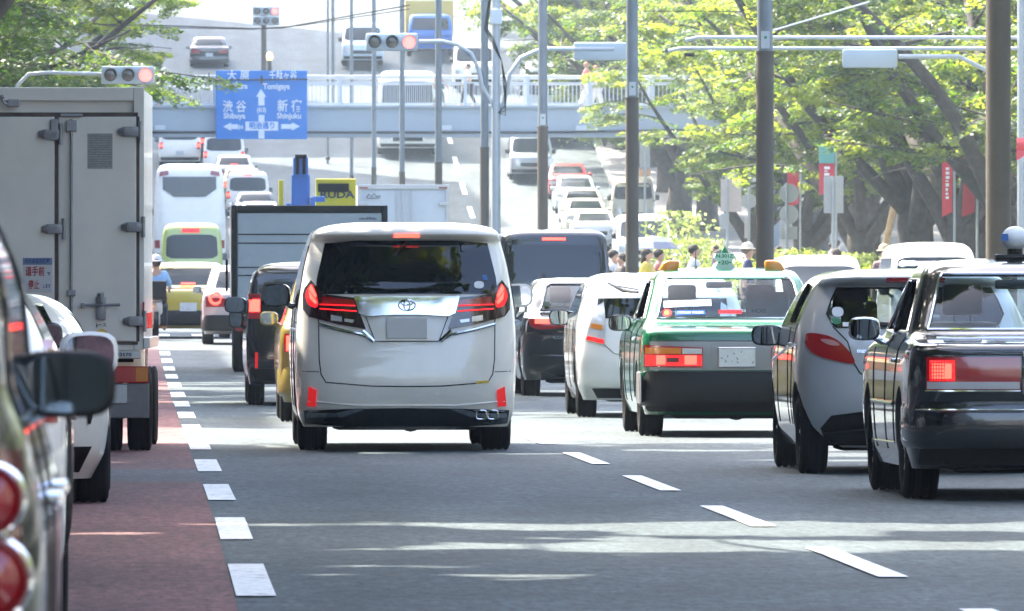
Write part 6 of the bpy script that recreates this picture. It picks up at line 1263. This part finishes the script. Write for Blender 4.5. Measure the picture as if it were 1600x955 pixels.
Wt, Bk, Nv = (.62,.63,.64), (.02,.02,.025), (.03,.04,.09)
ped(960, 205, 392, label='person in white top behind the white liftback, leftmost walker', facing=1.2, shirt=Wt, trousers=Nv, pose='walk')
ped(971, 203, 398, label='dark haired walker just left of the brown pole', facing=-1.2, shirt=Bk, trousers=Bk, pose='walk')
ped(1012, 202, 390, label='woman with yellow top under the dark parasol', facing=1.3, shirt=(.5,.42,.08), trousers=Wt, pose='walk', umbrella=1, longhair=True)
ped(1031, 204, 391, label='brown haired person behind the parasol', facing=1.4, shirt=(.35,.12,.12), trousers=Nv, pose='walk')
umbrella_thing(PX(1020,201), 201, PZ(391,201)-.33, (.08,.10,.16), 'dark blue parasol held over walkers behind the taxi antenna')
ped(1086, 206, 384, label='man in white shirt in front of the yellow green shrub', facing=1.4, shirt=Wt, trousers=Bk, pose='walk', H=1.75)
ped(1170, 198, 384, label='man in beige cap and dark jacket next to the pole behind the taxi', facing=1.5, shirt=Nv, trousers=Bk, hat=(.55,.5,.4), hair=(.1,.08,.06), pose='walk', H=1.75)
ped(1305, 192, 391, label='woman with long dark hair and white blouse behind the grey hatchback', facing=-1.4, shirt=Wt, trousers=Nv, longhair=True, pose='walk')
ped(1384, 190, 387, label='woman in straw hat and dark vest left of the boxy white van', facing=.3, shirt=(.10,.06,.07), trousers=Bk, hat=(.45,.36,.22), pose='stand')
ped(1122, 207, 392, label='passer-by in pale clothes under the pinkish sign back', facing=-1.4, shirt=Wt, trousers=Wt, pose='walk')
zb_ = zd1
GB = 'people on the footbridge'
person('man in pale shirt and dark trousers carrying a bag across the footbridge', PX(731,386.5), 386.5, zb_, -1.2, (.5,.5,.42), Bk, pose='walk', H=1.62, bag=Bk, group=GB)
person('person in grey half hidden by the slim pole on the footbridge', PX(686,386.2), 386.2, zb_, 1.2, (.45,.42,.45), (.12,.14,.14), pose='walk', H=1.58, group=GB)
person('person in pink top and white skirt at left of the pair on the footbridge', PX(917,386.3), 386.3, zb_, 1.3, (.62,.20,.18), Wt, pose='walk', H=1.66, skirt=True, hair=(.35,.18,.12), group=GB)
person('shorter companion in pink and white beside the pink topped person', PX(932,386.9), 386.9, zb_, 1.3, (.6,.25,.22), Wt, pose='walk', H=1.56, skirt=True, hair=(.3,.15,.1), group=GB)
person('person in dark clothes at the left end of the footbridge', PX(247,386.5), 386.5, zb_, -1.3, Bk, Bk, pose='stand', H=1.55, group=GB)
person('person in pale violet top near the right end of the footbridge', PX(1100,386.5), 386.5, zb_, 1.3, (.45,.38,.55), Wt, pose='walk', H=1.5, group=GB)
for k, (px, D, c) in enumerate([(1030,330,Wt),(1044,334,Bk),(1052,326,(.5,.45,.45)),(1118,318,Nv),(1206,290,Wt),(1216,300,(.4,.1,.1))]):
    person(['distant pedestrian in white top, leftmost on the shaded pavement','distant pedestrian in black, second from left on the shaded pavement','distant pedestrian in grey on the shaded pavement','distant pedestrian in navy below the pinkish sign back','distant pedestrian in white between the dark pole and round signs','distant pedestrian in dark red near the round sign backs'][k], 22.0+.4*(k % 3) if k < 3 else PX(px, D), D, G(D)+.13, 1.4*(-1)**k, c, Bk, pose='walk', group='pedestrians on the shaded pavement')
# motorbike rider at the left
D = 196.0; X = PX(244, D)
mt = thing('motorbike', 'delivery motorbike with amber light beside the white box truck edge', 'motorbike', (X, D, G(D)))
for y in (.0, 1.25): mb = MB(); mb.lathe([(-.05,.2),(-.05,.27),(.05,.27),(.05,.2)], 'x', (0, y, .28), 22, closed=True); mb.build('wheel', M['rubber'], mt, True)
mb = MB(); mb.box(-.12,.12,.1,.6,.5,.78,.05); mb.box(-.08,.08,.5,1.0,.3,.6,.04); mb.tube([(0,1.25,.28),(0,1.05,.75),(0,.95,1.0)], .04, 8); mb.tube([(-.32,.9,1.02),(0,.96,1.0),(.32,.9,1.02)], .018, 6); mb.build('frame', P_SILV, mt, True)
mb = MB(); mb.box(-.2,.2,-.25,.15,.8,1.15,.04); mb.build('cargo_box', M['plast'], mt); mb = MB(); mb.ell((-.14,-.27,.68), (.04,.03,.04), 8, 6); mb.build('indicator', emit('amber', (1,.5,.08), 1.6), mt, True)
person('motorbike rider in light blue shirt at the truck edge on the left', X, D+.35, G(D)-.12, math.pi, (.25,.42,.62), Bk, ride=True, H=1.7, group=None, hat=(.5,.52,.55))
# ================================================================ overhead wires
def wire(label, pts, r=.012, col=None, sag=0):
    mb = MB(); q = []
    for a, b in zip(pts, pts[1:]):
        for i in range(12): t = i/12; p = Vector(a).lerp(Vector(b), t); p.z -= sag*4*t*(1-t); q.append(p)
    q.append(Vector(pts[-1])); mb.tube(q, r, 5); tag(mb.build('overhead_wire', col or M['plast']), label, 'cable')
def W(px, py, D): return (PX(px, D), D, PZ(py, D))
wire('dark cable running across left of the distant traffic light', [W(180,38,300),W(395,45,300),W(440,44,300),W(640,8,300)], .02)
wire('second dark cable just below the first at upper left', [W(180,42,301),W(395,46,301),W(470,40,301),W(640,14,301)], .015)
wire('bright cable rising to the right among the crowns', [W(1206,48,215),W(1360,2,215)], .02, PL)
wire('thin horizontal cable above the pipe arms', [W(1000,17,260),W(1200,18,260)], .012)
# ================================================================ haze
HZ = bpy.data.materials.new('haze_air'); HZ.use_nodes = True; nt = HZ.node_tree; nt.nodes.clear(); o = nt.nodes.new('ShaderNodeOutputMaterial'); pv = nt.nodes.new('ShaderNodeVolumePrincipled')
pv.inputs['Color'].default_value = (.70,.86,1,1); pv.inputs['Density'].default_value = .0002; pv.inputs['Anisotropy'].default_value = .35
nt.links.new(pv.outputs[0], o.inputs['Volume'])
mb = MB(); mb.box(-420, 420, -90, 920, -1.2, 62); hz = mb.build('haze', HZ); tag(hz, kind='stuff')
